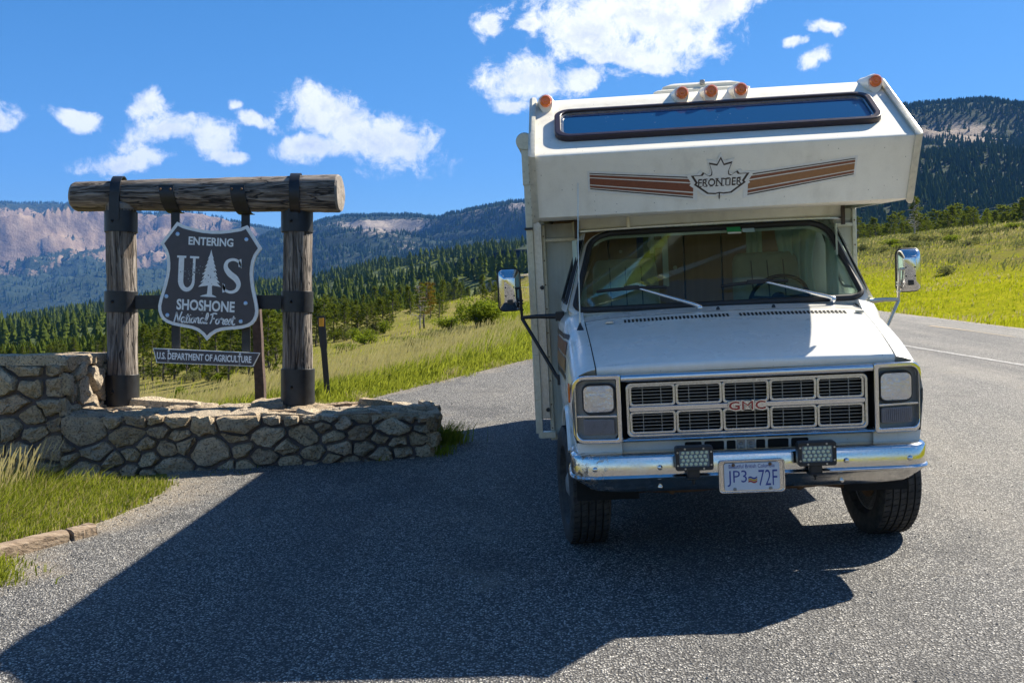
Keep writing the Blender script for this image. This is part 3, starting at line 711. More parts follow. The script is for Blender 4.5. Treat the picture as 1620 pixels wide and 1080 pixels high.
for s in (-1, 1):
    mb.loft([cab_section(y, s) for y in ysec])
    # nose face joining fender to the lamp bezel
    f0 = cab_section(.10, s); mb.loft([f0[:7], [(p[0]*.985 if i > 3 else p[0], .150, min(p[2], 1.150)) for i, p in enumerate(f0[:7])]]); mb.add(f0[8:11]+[(s*.70, .108, .56), (s*.70, .108, .785)], [(0, 1, 2, 3, 4)])
    # wheel-arch lip
    lip = [(s*(cab_section(.85+.5*math.cos(a), s)[8][0]*s+.012), .85+.49*math.cos(a), .38+.49*math.sin(a)) for a in np.linspace(PI*.80, .08*PI, 16)]
    mb.tube(lip, .022, 6)
    # upper side: door and quarter above the belt
    def up(u, v, s=s):
        y = 1.06+.94*u; xb = np.interp(y, [1.0, 1.5, 2.0], [.985, 1.03, 1.04]); xt = np.interp(y, [1.0, 1.5, 2.0], [.83, .86, .87])
        y2 = y+.36*v*(1-u); return (s*float(xb+(xt-xb)*v), y2, 1.475+.53*v)
    mb.grid(lambda u, v: up(u, v*.10), 8, 1); mb.grid(lambda u, v: up(u, .88+v*.12), 8, 1)
    mb.grid(lambda u, v: up(.0+.06*u, v), 1, 6); mb.grid(lambda u, v: up(.93+.07*u, v), 1, 6)
    mb.grid(lambda u, v: up(.24+.03*u, v), 1, 6)
# windshield surround
def ws_pt(u, v):       # u -1..1, v 0..1 on the curved glass
    x = u*(.945+(.800-.945)*v); y = .985+(1.345-.985)*v+.105*u*u; z = 1.470+.525*v-.030*u*u*(v)+.012*u*u*(1-v); return V3((x, y, z))
ws_n = V3((0, -.82, .57))
outer = rrect(-1.04, 1.04, -.05, 1.07, [.10, .10, .20, .20], 6); inner = rrect(-.985, .985, .0, 1.0, [.10, .10, .17, .17], 6)
mb.ring(outer, inner, lambda u, v, d: ws_pt(u, v)+ws_n*d, .0, -.05)
mb.grid(lambda u, v: (2*u-1)*V3((.86, 0, 0))+V3((0, 1.36+.64*v+.09*(2*u-1)**2*(1-v), 2.03+.02*v-.03*(2*u-1)**2)), 12, 3)
mb.grid(lambda u, v: (2*u-1)*V3((.98, 0, 0))+V3((0, 1.0+1.0*v, .62)), 2, 2)
mb.build('cab_body', CAB_PAINT, van, smooth=40)
mb = MB()
mb.box((0, .62, .80), (1.52, .70, .02)); mb.box((0, .20, .93), (1.50, .02, .42)); mb.box((0, 1.0, 1.0), (1.7, .02, .75))
for s in (-1, 1):
    mb.loft([[(s*.60, .85+.47*math.cos(a), .38+.47*math.sin(a)), (s*.97, .85+.47*math.cos(a), .38+.47*math.sin(a))] for a in np.linspace(0, PI, 14)])
    mb.box((s*.60, .85, .72), (.01, .94, .36))
mb.build('wheel_well', VOID, van, smooth=0)

# front valance with slots
mb = MB()
def val(u, v): x = (2*u-1)*.93; return (x, .115+.05*abs(2*u-1)**6+.02*v, .80-.115*v)
mb.grid(val, 30, 4); mb.box((0, .122, .665), (1.80, .02, .03))
vl = mb.build('front_valance', CAB_PAINT, van)
for z, h in ((.738, .042), (.700, .014)):
    for x0, x1 in ((-.345, -.25), (-.235, -.125), (-.11, -.06), (.055, .105), (.12, .235), (.25, .345)):
        b = MB(); b.prism(rrect(x0, x1, z-h/2, z+h/2, min(.008, h/3), 2), lambda u, v, d: (u, .117+.02*(.80-v)/.115+d, v), -.006, .004); b.build('valance_slot', VOID, vl, smooth=0)
for x in (-.03, .025):
    b = MB(); b.box((x, .124, .738), (.045, .008, .046)); b.lathe([(.010, 0), (.010, .004), (.006, .008)], (x, .119, .740), (0, -1, 0), 10); b.build('plate_bracket', GREY_PLATE, vl, bevel=.003)

# grille
gr = MB(); gr.box((0, .16, .975), (1.42, .01, .36)); gro = gr.build('grille', VOID, van, smooth=0)
mb = MB()
mb.ring(rrect(-.668, .668, .806, 1.112, .03), rrect(-.652, .652, .820, 1.098, .025), lambda u, v, d: (u, .09+d, v), -.01, .05)
mb.build('grille_surround', GRILLE_SILVER, gro, bevel=.003)
mb = MB(); mb.prism(rrect(-.652, .652, .951, .979, .010, 3), lambda u, v, d: (u, .075+d, v), 0, .05); mb.build('grille_bar', CHROME, gro, bevel=.006)
for r, (z0, z1) in enumerate(((.826, .944), (.984, 1.096))):
    for k in range(5):
        xc = (k-2)*.2605; x0, x1 = xc-.124, xc+.124
        mb = MB(); mb.ring(rrect(x0-.005, x1+.005, z0-.005, z1+.005, .016, 3), rrect(x0+.008, x1-.008, z0+.008, z1-.008, .012, 3), lambda u, v, d: (u, .088+d, v), 0, .045)
        cell = mb.build('grille_cell', GRILLE_SILVER, gro, bevel=.002)
        fins = MB()
        for q in range(5):
            z = z0+(z1-z0)*(q+1)/6; fins.box((xc, .118, z), (.236, .020, .0026))
        for q in (-1, 1): fins.box((xc+q*.052, .121, (z0+z1)/2), (.003, .016, z1-z0-.014))
        fins.build('grille_fin', MATS.get('fin_grey') or plain('fin_grey', (.34, .34, .34), .4, .8), cell, smooth=0)
fl = lambda d: (lambda u, v, q: (u, d+q, v))
mb = MB()
for ch, x0, x1 in (('G', -.103, -.036), ('M', -.030, .037), ('C', .043, .106)):
    vs, fs = text_geo(ch, x0-.003, x1+.003, .934, .994, bold=.006 if ch == 'M' else .024); mb.add([(u, .058, v) for u, v in vs], fs)
    mb.prism(rrect(x0-.002, x1+.002, .940, .988, .012, 3), fl(.061), 0, .014)
em = mb.build('grille_emblem', CHROME, gro, smooth=0)
mb = MB()
for ch, x0, x1 in (('G', -.103, -.036), ('M', -.030, .037), ('C', .043, .106)): put_text(mb, fl(.0545), 0, ch, x0+.004, x1-.004, .941, .987, bold=-.012 if ch == 'M' else .010)
mb.build('emblem_letters', plain('emblem_red', (.42, .035, .03), .3), em, smooth=0)
# chrome strips above and below the grille
for z0, z1, nm in ((1.120, 1.166, 'upper_grille_trim'), (.778, .806, 'lower_grille_trim')):
    mb = MB(); n = 30
    prof = [(.10, z0), (.066, z0+.003), (.056, z0+.012), (.056, z1-.016), (.066, z1-.004), (.10, z1)]
    mb.loft([[(x, y+.0*x, z) for y, z in prof] for x in np.linspace(-.694, .694, 12)], cap=True); mb.build(nm, CHROME, van, smooth=50)

# headlamp bezels
def bez(s):
    ofs = lambda u, v, d: (s*u, .088+d+.05*max(0, (u-.80)/.16)**3, v)
    mb = MB(); outer = rrect(.697, .972, .778, 1.168, [.02, .055, .075, .01], 6); inner = rrect(.722, .950, .805, 1.140, [.012, .04, .055, .012], 6)
    mb.ring(outer, inner, ofs, -.034, .07)
    b = mb.build('headlight_bezel', CHROME, van, bevel=.007, seg=3)
    mb = MB(); mb.prism(rrect(.718, .955, .80, 1.145, .03, 4), ofs, .012, .03)
    mb.ring(rrect(.727, .914, .944, 1.118, .04, 6), rrect(.735, .906, .952, 1.110, .035, 6), ofs, -.012, .02); mb.build('bezel_plate', GREY_PLATE, b, bevel=.004)
    mb = MB(); mb.prism(rrect(.722, .95, .926, .938, .004, 2), ofs, -.026, .02); mb.build('divider_bar', CHROME, b, bevel=.003)
    # lamp: bowl reflector, ribbed lens
    mb = MB()
    mb.loft([[(s*(.8205+(u_-.8205)*q), .088+dd, 1.031+(v_-1.031)*q) for u_, v_ in rrect(.735, .906, .952, 1.110, .036+.03*(1-q), 6)] for q, dd in ((1, -.004), (.92, .016), (.75, .032), (.5, .044), (.2, .050), (.05, .051))], close=True, cap=True)
    mb.lathe([(.018, 0), (.018, .03), (.010, .04)], (s*.8205, .137, 1.031), (0, -1, 0), 12)
    rf = mb.build('headlight', CHROME, van, smooth=60)
    mb = MB(); mb.prism(rrect(.796, .846, 1.030, 1.066, .006, 2), ofs, .004, .020); mb.prism(rrect(.803, .838, .962, 1.024, .004, 2), ofs, .010, .022); mb.build('bulb_shield', SEAT, rf, bevel=.002)
    mb = MB()
    for u_ in (.766, .785, .858, .877): mb.prism(rrect(u_-.0012, u_+.0012, .966, 1.096, .0005, 1), ofs, .001, .003)
    for v_ in (.985, 1.078): mb.prism(rrect(.745, .896, v_-.0012, v_+.0012, .0005, 1), ofs, .001, .003)
    mb.build('lens_flute', ALU, rf, smooth=0)
    mb = MB(); lens = rrect(.735, .906, .952, 1.110, .036, 6); cx, cz = .8205, 1.031
    mb.loft([[ofs(cx+(u-cx)*q, cz+(v-cz)*q, -.012-.018*(1-q*q)) for u, v in lens] for q in (1, .85, .6, .3, .02)], close=True, cap=True)
    def fr(T, bb): pass
    mb.build('headlight_lens', LAMP_GLASS, rf, smooth=60)
    mb = MB()
    for k in range(7): mb.box(ofs(.766+.018*k, .99, -.004), (.0015, .004, .060))
    for k in range(3): mb.box(ofs(.8205, 1.045+.02*k, -.002), (.15, .003, .0022))
    mb.build('lens_rib', LAMP_GLASS, rf, smooth=0)
    mb = MB(); mb.loop_tube([ofs(u, v, -.012) for u, v in rrect(.733, .908, .950, 1.112, .037, 6)], .006, 6); mb.build('lamp_ring', BLACK, rf)
    mb = MB(); mb.prism(rrect(.738, .912, .828, .914, .008, 2), ofs, -.008, .012)
    tl = mb.build('parking_lamp', plain('lamp_smoked', (.25, .23, .24), .3) if s < 0 else MATS['lamp_smoked'], van, bevel=.003)
    mb = MB()
    for k in range(15): mb.box(ofs(.746+.0115*k, .871, -.0095), (.004, .004, .078))
    mb.build('lamp_rib', MATS['lamp_smoked'], tl, smooth=0)
    mb = MB(); mb.prism(rrect(.20, .26, 1.0, 1.11, .01, 3), lambda u, v, d: (s*(.982+d), u, v), 0, .012); mb.build('side_marker_lamp', AMBER, van, bevel=.003)
bez(-1); bez(1)

# bumper
prof = [(.13, .722), (.06, .724), (.022, .720), (.004, .710), (-.002, .700), (-.002, .606), (-.010, .600), (-.014, .592), (-.011, .584), (.002, .577), (.030, .535), (.062, .500), (.10, .488)]
path = [(-.995, .42, -1, 0), (-.996, .28, -1, .05), (-.993, .17, -.98, -.2), (-.982, .095, -.86, -.5), (-.955, .045, -.6, -.8), (-.915, .018, -.3, -.95), (-.86, .004, -.1, -1), (-.7, 0, 0, -1), (-.45, 0, 0, -1), (-.2, 0, 0, -1)]
path += [(0, 0, 0, -1)]+[(-a, b, -c, d) for a, b, c, d in reversed(path)]
loops = []
for px_, py_, nx, ny in path:
    row = []; tap = max(0, (abs(px_)-.72)/.27)**2
    for y, z in prof:
        if z < .58: z = z+tap*.035*(1-(z-.488)/.09); y = y+tap*.06*(.58-z)/.09
        row.append((px_-nx*y, py_-ny*y, z))
    loops.append(row)
mb = MB(); mb.loft(loops); bmp = mb.build('bumper', BUMPER, van, smooth=32)
for x, z in ((-.50, .645), (.52, .645), (-.86, .645), (.865, .645), (-.50, .525), (.50, .525)):
    b = MB(); y = -.004 if z > .6 else .034
    if abs(x) > .8: y = .002
    b.lathe([(.015, 0), (.0145, .004), (.010, .009), (.003, .011)], (x, y, z), (0, -1, 0 if z > .6 else -.4), 14); b.build('bumper_bolt', CHROME, bmp, smooth=60)
b = MB(); b.prism(rrect(-.175, .175, .492, .668, .016, 4), fl(-.014), -.003, .02); b.ring(rrect(-.181, .181, .488, .674, .02, 4), rrect(-.172, .172, .496, .664, .016, 4), fl(-.018), -.006, .02)
b.build('plate_recess', BUMPER, bmp, bevel=.003)
# licence plate
b = MB(); b.prism(rrect(-.152, .152, .505, .658, .014, 4), fl(-.028), 0, .003); pl = b.build('licence_plate', plain('plate_white', (.62, .65, .70), .4, 0, .05, 20), van, bevel=.002)
PLATE_BLUE = plain('plate_blue', (.022, .05, .26), .4)
b = MB(); q = fl(-.0290)
put_text(b, q, 0, 'Beautiful British Columbia', -.125, .125, .629, .651, bold=.004)
put_text(b, q, 0, 'JP3', -.135, -.028, .528, .617, bold=-.004); put_text(b, q, 0, '72F', .036, .138, .528, .617, bold=-.004)
b.build('plate_lettering', PLATE_BLUE, pl, smooth=0)
b = MB()
for k in range(3): b.prism([(-.020+.048*t/8, .578-.011*k+.004*math.sin(t*.9)) for t in range(9)]+[(-.020+.048*t/8, .569-.011*k+.004*math.sin(t*.9)) for t in range(8, -1, -1)], fl(-.0292), 0, .001, mi=k)
b.build('plate_flag', [PLATE_BLUE, plain('flag_yellow', (.6, .35, .03), .4), plain('flag_red', (.4, .03, .03), .4)], pl, smooth=0)
for x, z in ((-.10, .648), (.10, .648), (-.095, .513), (.10, .513)):
    b = MB(); b.lathe([(.010, 0), (.009, .003), (.002, .005)], (x, -.0292, z), (0, -1, 0), 10); b.build('plate_screw', RUST if z > .6 else GREY_PLATE, pl)

# auxiliary LED lamps on the bumper
def led_lamp(xc):
    x0, x1, z0, z1 = xc-.103, xc+.103, .640, .772; yb = -.085
    b = MB(); b.prism(rrect(x0, x1, z0, z1, .014, 4), fl(yb), 0, .05); b.prism(rrect(x0+.015, x1-.015, z0+.015, z1-.015, .01, 3), fl(yb), .05, .07)
    for k in range(9): b.box((x0+.02+.166*k/8, yb+.075, (z0+z1)/2), (.006, .03, .10))
    h = b.build('work_lamp', BLACK, van, bevel=.004)
    b = MB(); b.ring(rrect(x0, x1, z0, z1, .014, 4), rrect(x0+.021, x1-.021, z0+.021, z1-.021, .006, 4), fl(yb), -.012, .002); b.build('lamp_frame', BLACK, h, bevel=.003)
    b = MB(); b.prism(rrect(x0+.02, x1-.02, z0+.02, z1-.02, .006, 3), fl(yb), -.004, 0); b.build('lamp_panel', plain('led_panel', (.16, .20, .23), .25) if 'led_panel' not in MATS else MATS['led_panel'], h)
    m = MATS.get('led_lens') or plain('led_lens', (.66, .68, .46), .15)
    for r in range(4):
        for k in range(6):
            b = MB(); b.lathe([(.0098, 0), (.0092, .003), (.0055, .0055), (.001, .0065)], (x0+.036+.0256*k+(.006 if r % 2 else -.002), yb-.004, z0+.034+.0213*r), (0, -1, 0), 8); b.build('led_lens', m, h, smooth=80)
    for x, z in ((x0+.012, z0+.03), (x0+.012, z1-.03), (x1-.012, z0+.03), (x1-.012, z1-.03), (xc-.05, z1-.011), (xc+.05, z1-.011), (xc-.05, z0+.011), (xc+.05, z0+.011)):
        b = MB(); b.lathe([(.0058, 0), (.005, .003)], (x, yb-.012, z), (0, -1, 0), 8); b.build('lamp_screw', ALU, h)
    b = MB(); b.box((xc-.005, yb+.03, .612), (.056, .04, .05)); b.box((xc-.005, yb+.05, .592), (.08, .10, .008)); b.box((xc-.036, yb+.03, .615), (.006, .035, .055)); b.box((xc+.026, yb+.03, .615), (.006, .035, .055))
    b.tube([(xc-.005, yb+.03, .60), (xc-.005, yb+.03, .555)], .006, 8); b.lathe([(.012, 0), (.012, .01)], (xc-.005, yb+.03, .572), (0, 0, 1), 6); b.build('lamp_bracket', BLACK, h, bevel=.002)
led_lamp(-.318); led_lamp(.343)

# windshield: rubber, glass
loop = rrect(-.99, .99, -.005, 1.005, [.09, .09, .16, .16], 8)
mb = MB(); mb.loop_tube([ws_pt(u, v)+ws_n*.012 for u, v in loop], .021, 8); wsr = mb.build('windshield_rubber', RUBBER, van)
mb = MB(); mb.loft([[ws_pt(u*q, .5+(v-.5)*q)+ws_n*.008 for u, v in rrect(-.985, .985, 0, 1, [.09, .09, .16, .16], 10)] for q in (1, .93, .85, .75, .62, .48, .32, .16, .01)], close=True, cap=True)
ws = mb.build('windshield', WINDSHIELD, van, smooth=180)
# stickers inside the top edge
mb = MB(); mb.grid(lambda u, v: ws_pt(.135+.115*u, .875+.085*v)+ws_n*.014, 3, 3); st = mb.build('green_permit_sticker', plain('sticker_green', (.03, .30, .10), .5), ws, smooth=0)
mb = MB(); mb.grid(lambda u, v: ws_pt(.137+.111*u, .872+.022*v)+ws_n*.016, 2, 1); mb.build('sticker_band', DECAL, st, smooth=0)
mb = MB(); mb.grid(lambda u, v: ws_pt(.262+.10*u, .888+.05*v)+ws_n*.014, 3, 3); st = mb.build('pale_permit_sticker', plain('sticker_pale', (.36, .50, .52), .5), ws, smooth=0)
# wipers: pivot, arm, blade
def wiper(u0, v0, u1, v1, ub0, vb0, ub1, vb1):
    pt = lambda u, v, h: ws_pt(u, v)+ws_n*h
    b = MB(); b.lathe([(.020, -.02), (.020, .012), (.012, .022)], pt(u0, v0, .03), ws_n, 12); b.tube([pt(u0, v0, .045), pt(u0*.9+u1*.1, v0*.9+v1*.1, .055), pt(u1, v1, .040)], [.014, .011, .006], 8, flat=.6)
    a = b.build('wiper_arm', CHROME, van, smooth=60)
    b = MB(); P = [pt(ub0+(ub1-ub0)*t, vb0+(vb1-vb0)*t, .030+.012*math.sin(PI*t)) for t in np.linspace(0, 1, 9)]
    b.tube(P, [.006]+[.010]*7+[.006], 6); b.tube([p-ws_n*.014 for p in P], .006, 5); c = .5
    b.box(pt((ub0+ub1)/2, (vb0+vb1)/2, .05), (.10, .03, .025)); b.build('wiper_blade', RUBBER, a, smooth=40)
wiper(-.14, -.035, -.60, .245, -.86, .215, -.36, .235)
wiper(.76, -.035, .30, .245, .02, .215, .50, .240)
for x in (-.02, .33):
    b = MB(); b.lathe([(.012, 0), (.012, .01), (.005, .02)], (x, .93, hood_z(x, .9)+.008), (0, 0, 1), 8); b.build('washer_nozzle', BLACK, van)
for x, y in ((-.72, .78), (.83, .80)):
    b = MB(); b.box((x, y, hood_z(x, y)+.010), (.05, .02, .016)); b.build('hood_clip', ALU, van, bevel=.003)
# radio aerial on the fender, leaning
b = MB(); a0 = V3((-.905, .62, 1.385)); b.lathe([(.022, 0), (.019, .012), (.008, .035), (.006, .05)], a0, (0.02, .1, 1), 12); an = b.build('radio_aerial', BLACK, van)
b = MB(); b.tube([a0+V3((0, 0, .03)), V3((-.895, .66, 1.9)), V3((-.875, .72, 2.33))], [.0042, .0036, .0024], 6); b.build('aerial_rod', ALU, an)

# side windows of the doors and stripes
for s in (-1, 1):
    def up(u, v, s=s):
        y = 1.06+.94*u; xb = np.interp(y, [1.0, 1.5, 2.0], [.985, 1.03, 1.04]); xt = np.interp(y, [1.0, 1.5, 2.0], [.83, .86, .87])
        y2 = y+.36*v*(1-u); return V3((s*float(xb+(xt-xb)*v), y2, 1.475+.53*v))
    for u0, u1, nm in ((.075, .235, 'vent_window'), (.275, .92, 'door_window')):
        b = MB(); b.grid(lambda u, v: up(u0+(u1-u0)*u, .10+.78*v)-V3((s*.006, 0, 0)), 4, 4); g = b.build(nm, SIDE_GLASS, van)
        b = MB(); b.loop_tube([up(u0+(u1-u0)*u, .10+.78*v) for u, v in rrect(0, 1, 0, 1, .12, 4)], .011, 6); b.build('window_rubber', RUBBER, g)
    # brown side stripes on fender and door, 3 mm proud
    for k, (o, w, m) in enumerate(((0, .030, BROWN_DARK), (.045, .085, BROWN_RED), (.145, .095, BROWN_TAN), (.255, .03, BROWN_DARK))):
        b = MB()
        def sp(u, v):
            y = .80+1.20*u; z = 1.345-.10*u*0-(o+w*v)*(1.0)
            if u < .02: z = z
            sec = cab_section(min(y, 1.99), s); xs = [abs(q[0]) for q in sec]; zs_ = [q[2] for q in sec]
            x = float(np.interp(-z, [-q for q in zs_[3:]], xs[3:])); return V3((s*(x+.004), y-.12*(o+w*v), z))
        b.grid(sp, 14, 4); b.build('side_stripe', m, van)
    # door mirror: chrome head and tubular bracket
    hx, hy, hz = s*1.392, 1.60, 1.625
    b = MB(); R_ = Matrix.Rotation(-s*.10, 3, 'Z')
    def head(u, v, d):
        p = V3((u, d, v)); return R_ @ p+V3((hx, hy, hz))
    L = []
    for q, dd in ((.90, .045), (1.0, .030), (1.0, .0), (.93, -.022)): L.append([head(u*q, v*q, dd) for u, v in rrect(-.076, .076, -.145, .145, .035, 5)])
    L.append([head(u*.55, v*.62, -.050) for u, v in rrect(-.076, .076, -.145, .145, .02, 5)]); L.append([head(u*.5, v*.58, -.052) for u, v in rrect(-.076, .076, -.145, .145, .02, 5)])
    b.loft(L, close=True, cap=True); mh = b.build('door_mirror', CHROME, van, smooth=40)
    b = MB(); b.prism(rrect(-.068, .068, -.137, .137, .03, 4), lambda u, v, d: head(u, v, d), .044, .050); b.build('mirror_glass', mat('mirror', None, Base_Color=(.8, .82, .84, 1), Metallic=1.0, Roughness=.02) if 'mirror' not in MATS else MATS['mirror'], mh)
    b = MB(); b.loop_tube([head(u, v, .034) for u, v in rrect(-.077, .077, -.146, .146, .035, 5)], .008, 6); b.build('mirror_rim', RUBBER, mh)
    for u, v in ((-.03, .02), (.03, .02), (-.03, -.04), (.03, -.04)):
        c = MB(); c.lathe([(.006, 0), (.005, .006)], head(u, v, -.052), (0, -1, 0), 8); c.build('mirror_bolt', BLACK, mh)
    c = MB(); c.box(head(0, -.085, -.05), (.04, .02, .035)); c.build('mirror_clamp', BLACK, mh, bevel=.004)
    b = MB(); jx = s*1.312
    b.tube([(hx-s*.045, hy-.045, hz+.01), (hx-s*.075, hy-.05, hz+.012), (jx, hy-.045, hz-.01), (jx, hy-.04, hz-.07), (jx, hy-.02, hz-.13), (jx, hy-.02, hz-.21)], .0105, 10)
    for z in (-.085, -.105, -.15): b.lathe([(.017, 0), (.017, .013)], (jx, hy-.03, hz+z), (0, 0, 1), 10)
    b.tube([(jx, hy-.02, 1.425), (s*1.20, hy-.07, 1.432), (s*1.02, hy-.16, 1.430)], [.013, .015, .020], 10, flat=.7)
    b.tube([(jx, hy-.02, 1.42), (s*1.25, hy-.05, 1.31), (s*1.09, hy-.12, 1.02), (s*1.058, hy-.14, .975)], .013, 10)
    b.box((s*1.04, hy-.14, 1.43), (.06, .10, .06)); b.box((s*1.066, hy-.14, .985), (.025, .06, .07)); b.build('mirror_bracket', ALU if s > 0 else STEEL_BLACK, van, bevel=.003, smooth=60)
# wheels
TIRE_R, TW = .378, .245
def wheel(x, y, steer, dual=False, front=True):
    M = Matrix.Translation((x, y, TIRE_R)) @ Matrix.Rotation(steer, 4, 'Z'); s = 1 if x > 0 else -1
    hw = TW/2
    half = [(hw*.62, TIRE_R-.150), (hw*.92, TIRE_R-.125), (hw*1.03, TIRE_R-.075), (hw*1.0, TIRE_R-.030), (hw*.90, TIRE_R-.006)]
    pr = [(r, -a) for a, r in half]
    for g in (-.55, -.18, .18, .55):
        c = g*hw; pr += [(TIRE_R, c-.022), (TIRE_R, c-.0055), (TIRE_R-.011, c-.0045), (TIRE_R-.011, c+.0045), (TIRE_R, c+.0055), (TIRE_R, c+.022)]
    pr += [(r, a) for a, r in reversed(half)]
    mb = MB(); mb.lathe(pr, (0, 0, 0), (1, 0, 0), 72)
    mb.v = [tuple(M @ V3(p)) for p in mb.v]; w = mb.build('front_wheel' if front else 'rear_wheel', TYRE, van, smooth=40)
    # sipes cut across the ribs
    mb = MB()
    for k in range(56):
        a = 2*PI*k/56
        for g in (-.75, -.365, 0, .365, .75):
            c = V3((g*hw, math.cos(a)*(TIRE_R-.001), math.sin(a)*(TIRE_R-.001)))
            mb.box(c, (hw*.26, .0035, .006), (Matrix.Rotation(a-PI/2, 3, 'X') @ Matrix.Rotation(.35*(1 if k % 2 else .8), 3, 'Z')))
    mb.v = [tuple(M @ V3(p)) for p in mb.v]; t = mb.build('tread_sipe', VOID, w, smooth=0); t['kind'] = 'stuff'
    mb = MB(); r0 = TIRE_R-.150
    mb.lathe([(r0+.004, -hw*.62), (r0-.01, -hw*.66), (r0-.025, -hw*.5), (r0-.03, s*.02), (.11, s*.045), (.09, s*.05), (.085, s*.085), (.05, s*.105), (.01, s*.108)] if s > 0 else [(r0+.004, hw*.62), (r0-.01, hw*.66), (r0-.025, hw*.5), (r0-.03, -.02), (.11, -.045), (.09, -.05), (.085, -.085), (.05, -.105), (.01, -.108)], (0, 0, 0), (1, 0, 0), 32)
    for k in range(8): a = 2*PI*k/8; mb.lathe([(.012, 0), (.012, s*.02), (.006, s*.026)], (s*.045, math.cos(a)*.10, math.sin(a)*.10), (1, 0, 0), 8)
    mb.v = [tuple(M @ V3(p)) for p in mb.v]; mb.build('rim', plain('wheel_rim', (.30, .29, .28), .45, .3, .2) if 'wheel_rim' not in MATS else MATS['wheel_rim'], w, smooth=40)
    mb = MB(); mb.lathe([(.15, 0), (.15, -s*.06), (.07, -s*.10), (.05, -s*.16)], (-s*.02, 0, 0), (1, 0, 0), 20)
    mb.v = [tuple(M @ V3(p)) for p in mb.v]; mb.build('brake_drum', RUST, w, smooth=40)
wheel(-.935, .86, rad(8)); wheel(.935, .86, rad(7))
for s in (-1, 1): wheel(s*.99, 4.15, 0, front=False)
# underside: rusty crossmember, beam arms, tie rod, frame rails
mb = MB()
mb.loft([[(x, .62+.03*math.cos(a), .415-.05*math.sin(PI*abs(x)/.66)*.5+.04*math.sin(a)) for a in np.linspace(0, 2*PI, 9)[:-1]] for x in np.linspace(-.66, .66, 15)], close=True, cap=True)
for s in (-1, 1):
    mb.tube([(s*.24, .62, .42), (s*.50, .70, .385), (s*.74, .80, .33)], [.05, .04, .035], 8); mb.tube([(s*.3, .98, .34), (s*.76, .98, .34)], .016, 8); mb.tube([(s*.33, .58, .50), (s*.40, .60, .36)], .028, 8)
mb.build('front_axle', RUST, van)
mb = MB()
for s in (-1, 1): mb.box((s*.40, 3.0, .50), (.09, 5.0, .15))
for y in (1.6, 2.8, 4.15, 5.2): mb.box((0, y, .50), (.75, .10, .12))
mb.box((0, 4.15, .38), (1.9, .12, .14)); mb.box((0, 1.35, .55), (.5, .8, .3)); mb.box((.1, 2.4, .45), (.5, .9, .28)); mb.build('chassis_frame', RUST, van, bevel=.01)

# cab interior: dashboard, seats, wheel, bulkhead with cupboards, curtains
mb = MB(); mb.grid(lambda u, v: ((2*u-1)*.90, 1.06+.36*v+.06*(2*u-1)**2*(1-v), 1.475-.02*v-.07*max(0, v-.6)), 12, 4); mb.grid(lambda u, v: ((2*u-1)*.90, 1.42, 1.43-.45*v), 2, 2); ds = mb.build('dashboard', DASH, van)
mb = MB(); mb.prism(rrect(-.02, .30, 0, .11, .01, 2), lambda u, v, d: (.50+u, 1.10+v, 1.480+d), 0, .006); dv = mb.build('air_vent', plain('pale_vent', (.38, .42, .40), .5), ds)
mb = MB()
for k in range(14): mb.box((.495+.0225*k, 1.155, 1.4875), (.010, .09, .003))
mb.build('vent_slots', VOID, dv, smooth=0)
for xc in (-.55, .48):
    b = MB()
    L = [[V3((xc+u*(1-.12*t), 1.80+.22*t+dd, 1.06+.74*t)) for u, dd in [(-.27, 0), (-.25, -.06), (-.08, -.09), (.08, -.09), (.25, -.06), (.27, 0), (.25, .08), (-.25, .08)]] for t in (0, .25, .5, .75, .93, 1.0)]
    L[-1] = [p*1 for p in L[-1]]; L[-1] = [V3((xc+(p.x-xc)*.86, p.y, p.z)) for p in L[-1]]
    b.loft(L, close=True, cap=True); b.box((xc, 1.60, 1.0), (.52, .50, .16)); sb = b.build('seat', SEAT, van, bevel=.02, smooth=60)
    b = MB()
    for k in (-1, 0, 1): b.tube([(xc+k*.115, 1.80+.22*t-.092, 1.06+.74*t) for t in (.05, .5, .92)], .004, 5)
    b.build('seat_seam', BROWN_DARK, sb)
b = MB(); c = V3((.48, 1.50, 1.46)); R_ = Matrix.Rotation(rad(28), 3, 'X')
b.loop_tube([c+R_ @ V3((math.cos(a)*.20, 0, math.sin(a)*.20)) for a in np.linspace(0, 2*PI, 33)[:-1]], .014, 8)
for a in (.2, PI-.2, -PI/2): b.tube([c+R_ @ V3((math.cos(a)*.03, .03, math.sin(a)*.03)), c+R_ @ V3((math.cos(a)*.19, 0, math.sin(a)*.19))], .012, 6)
b.lathe([(.05, 0), (.045, -.02), (.02, -.03)], c+R_ @ V3((0, .04, 0)), R_ @ V3((0, 1, 0)), 14); b.tube([c+V3((0, .03, 0)), c+V3((0, -.20, -.20))], .025, 8); b.build('steering_wheel', BLACK, van)
b = MB()
for k, x in enumerate((-.62, -.30, .02, .34)):
    b.prism(rrect(x+.006, x+.314, 1.1, 2.10, .006, 2), lambda u, v, d: (u, 3.20+d, v), 0, .03)
b.box((-.86, 3.22, 1.6), (.46, .02, 1.1)); b.box((.88, 3.22, 1.6), (.42, .02, 1.1)); b.box((0, 3.22, .85), (2.2, .02, .6)); cb = b.build('cabin_cupboard', WOOD_PANEL, van, bevel=.004)
b = MB(); b.lathe([(.018, 0), (.018, .012), (.010, .016)], (-.06, 3.195, 1.70), (0, -1, 0), 12); b.lathe([(.014, 0), (.014, .012)], (-.52, 3.195, 1.86), (0, -1, 0), 12); b.build('cupboard_knob', CREAM_PLASTIC, cb)
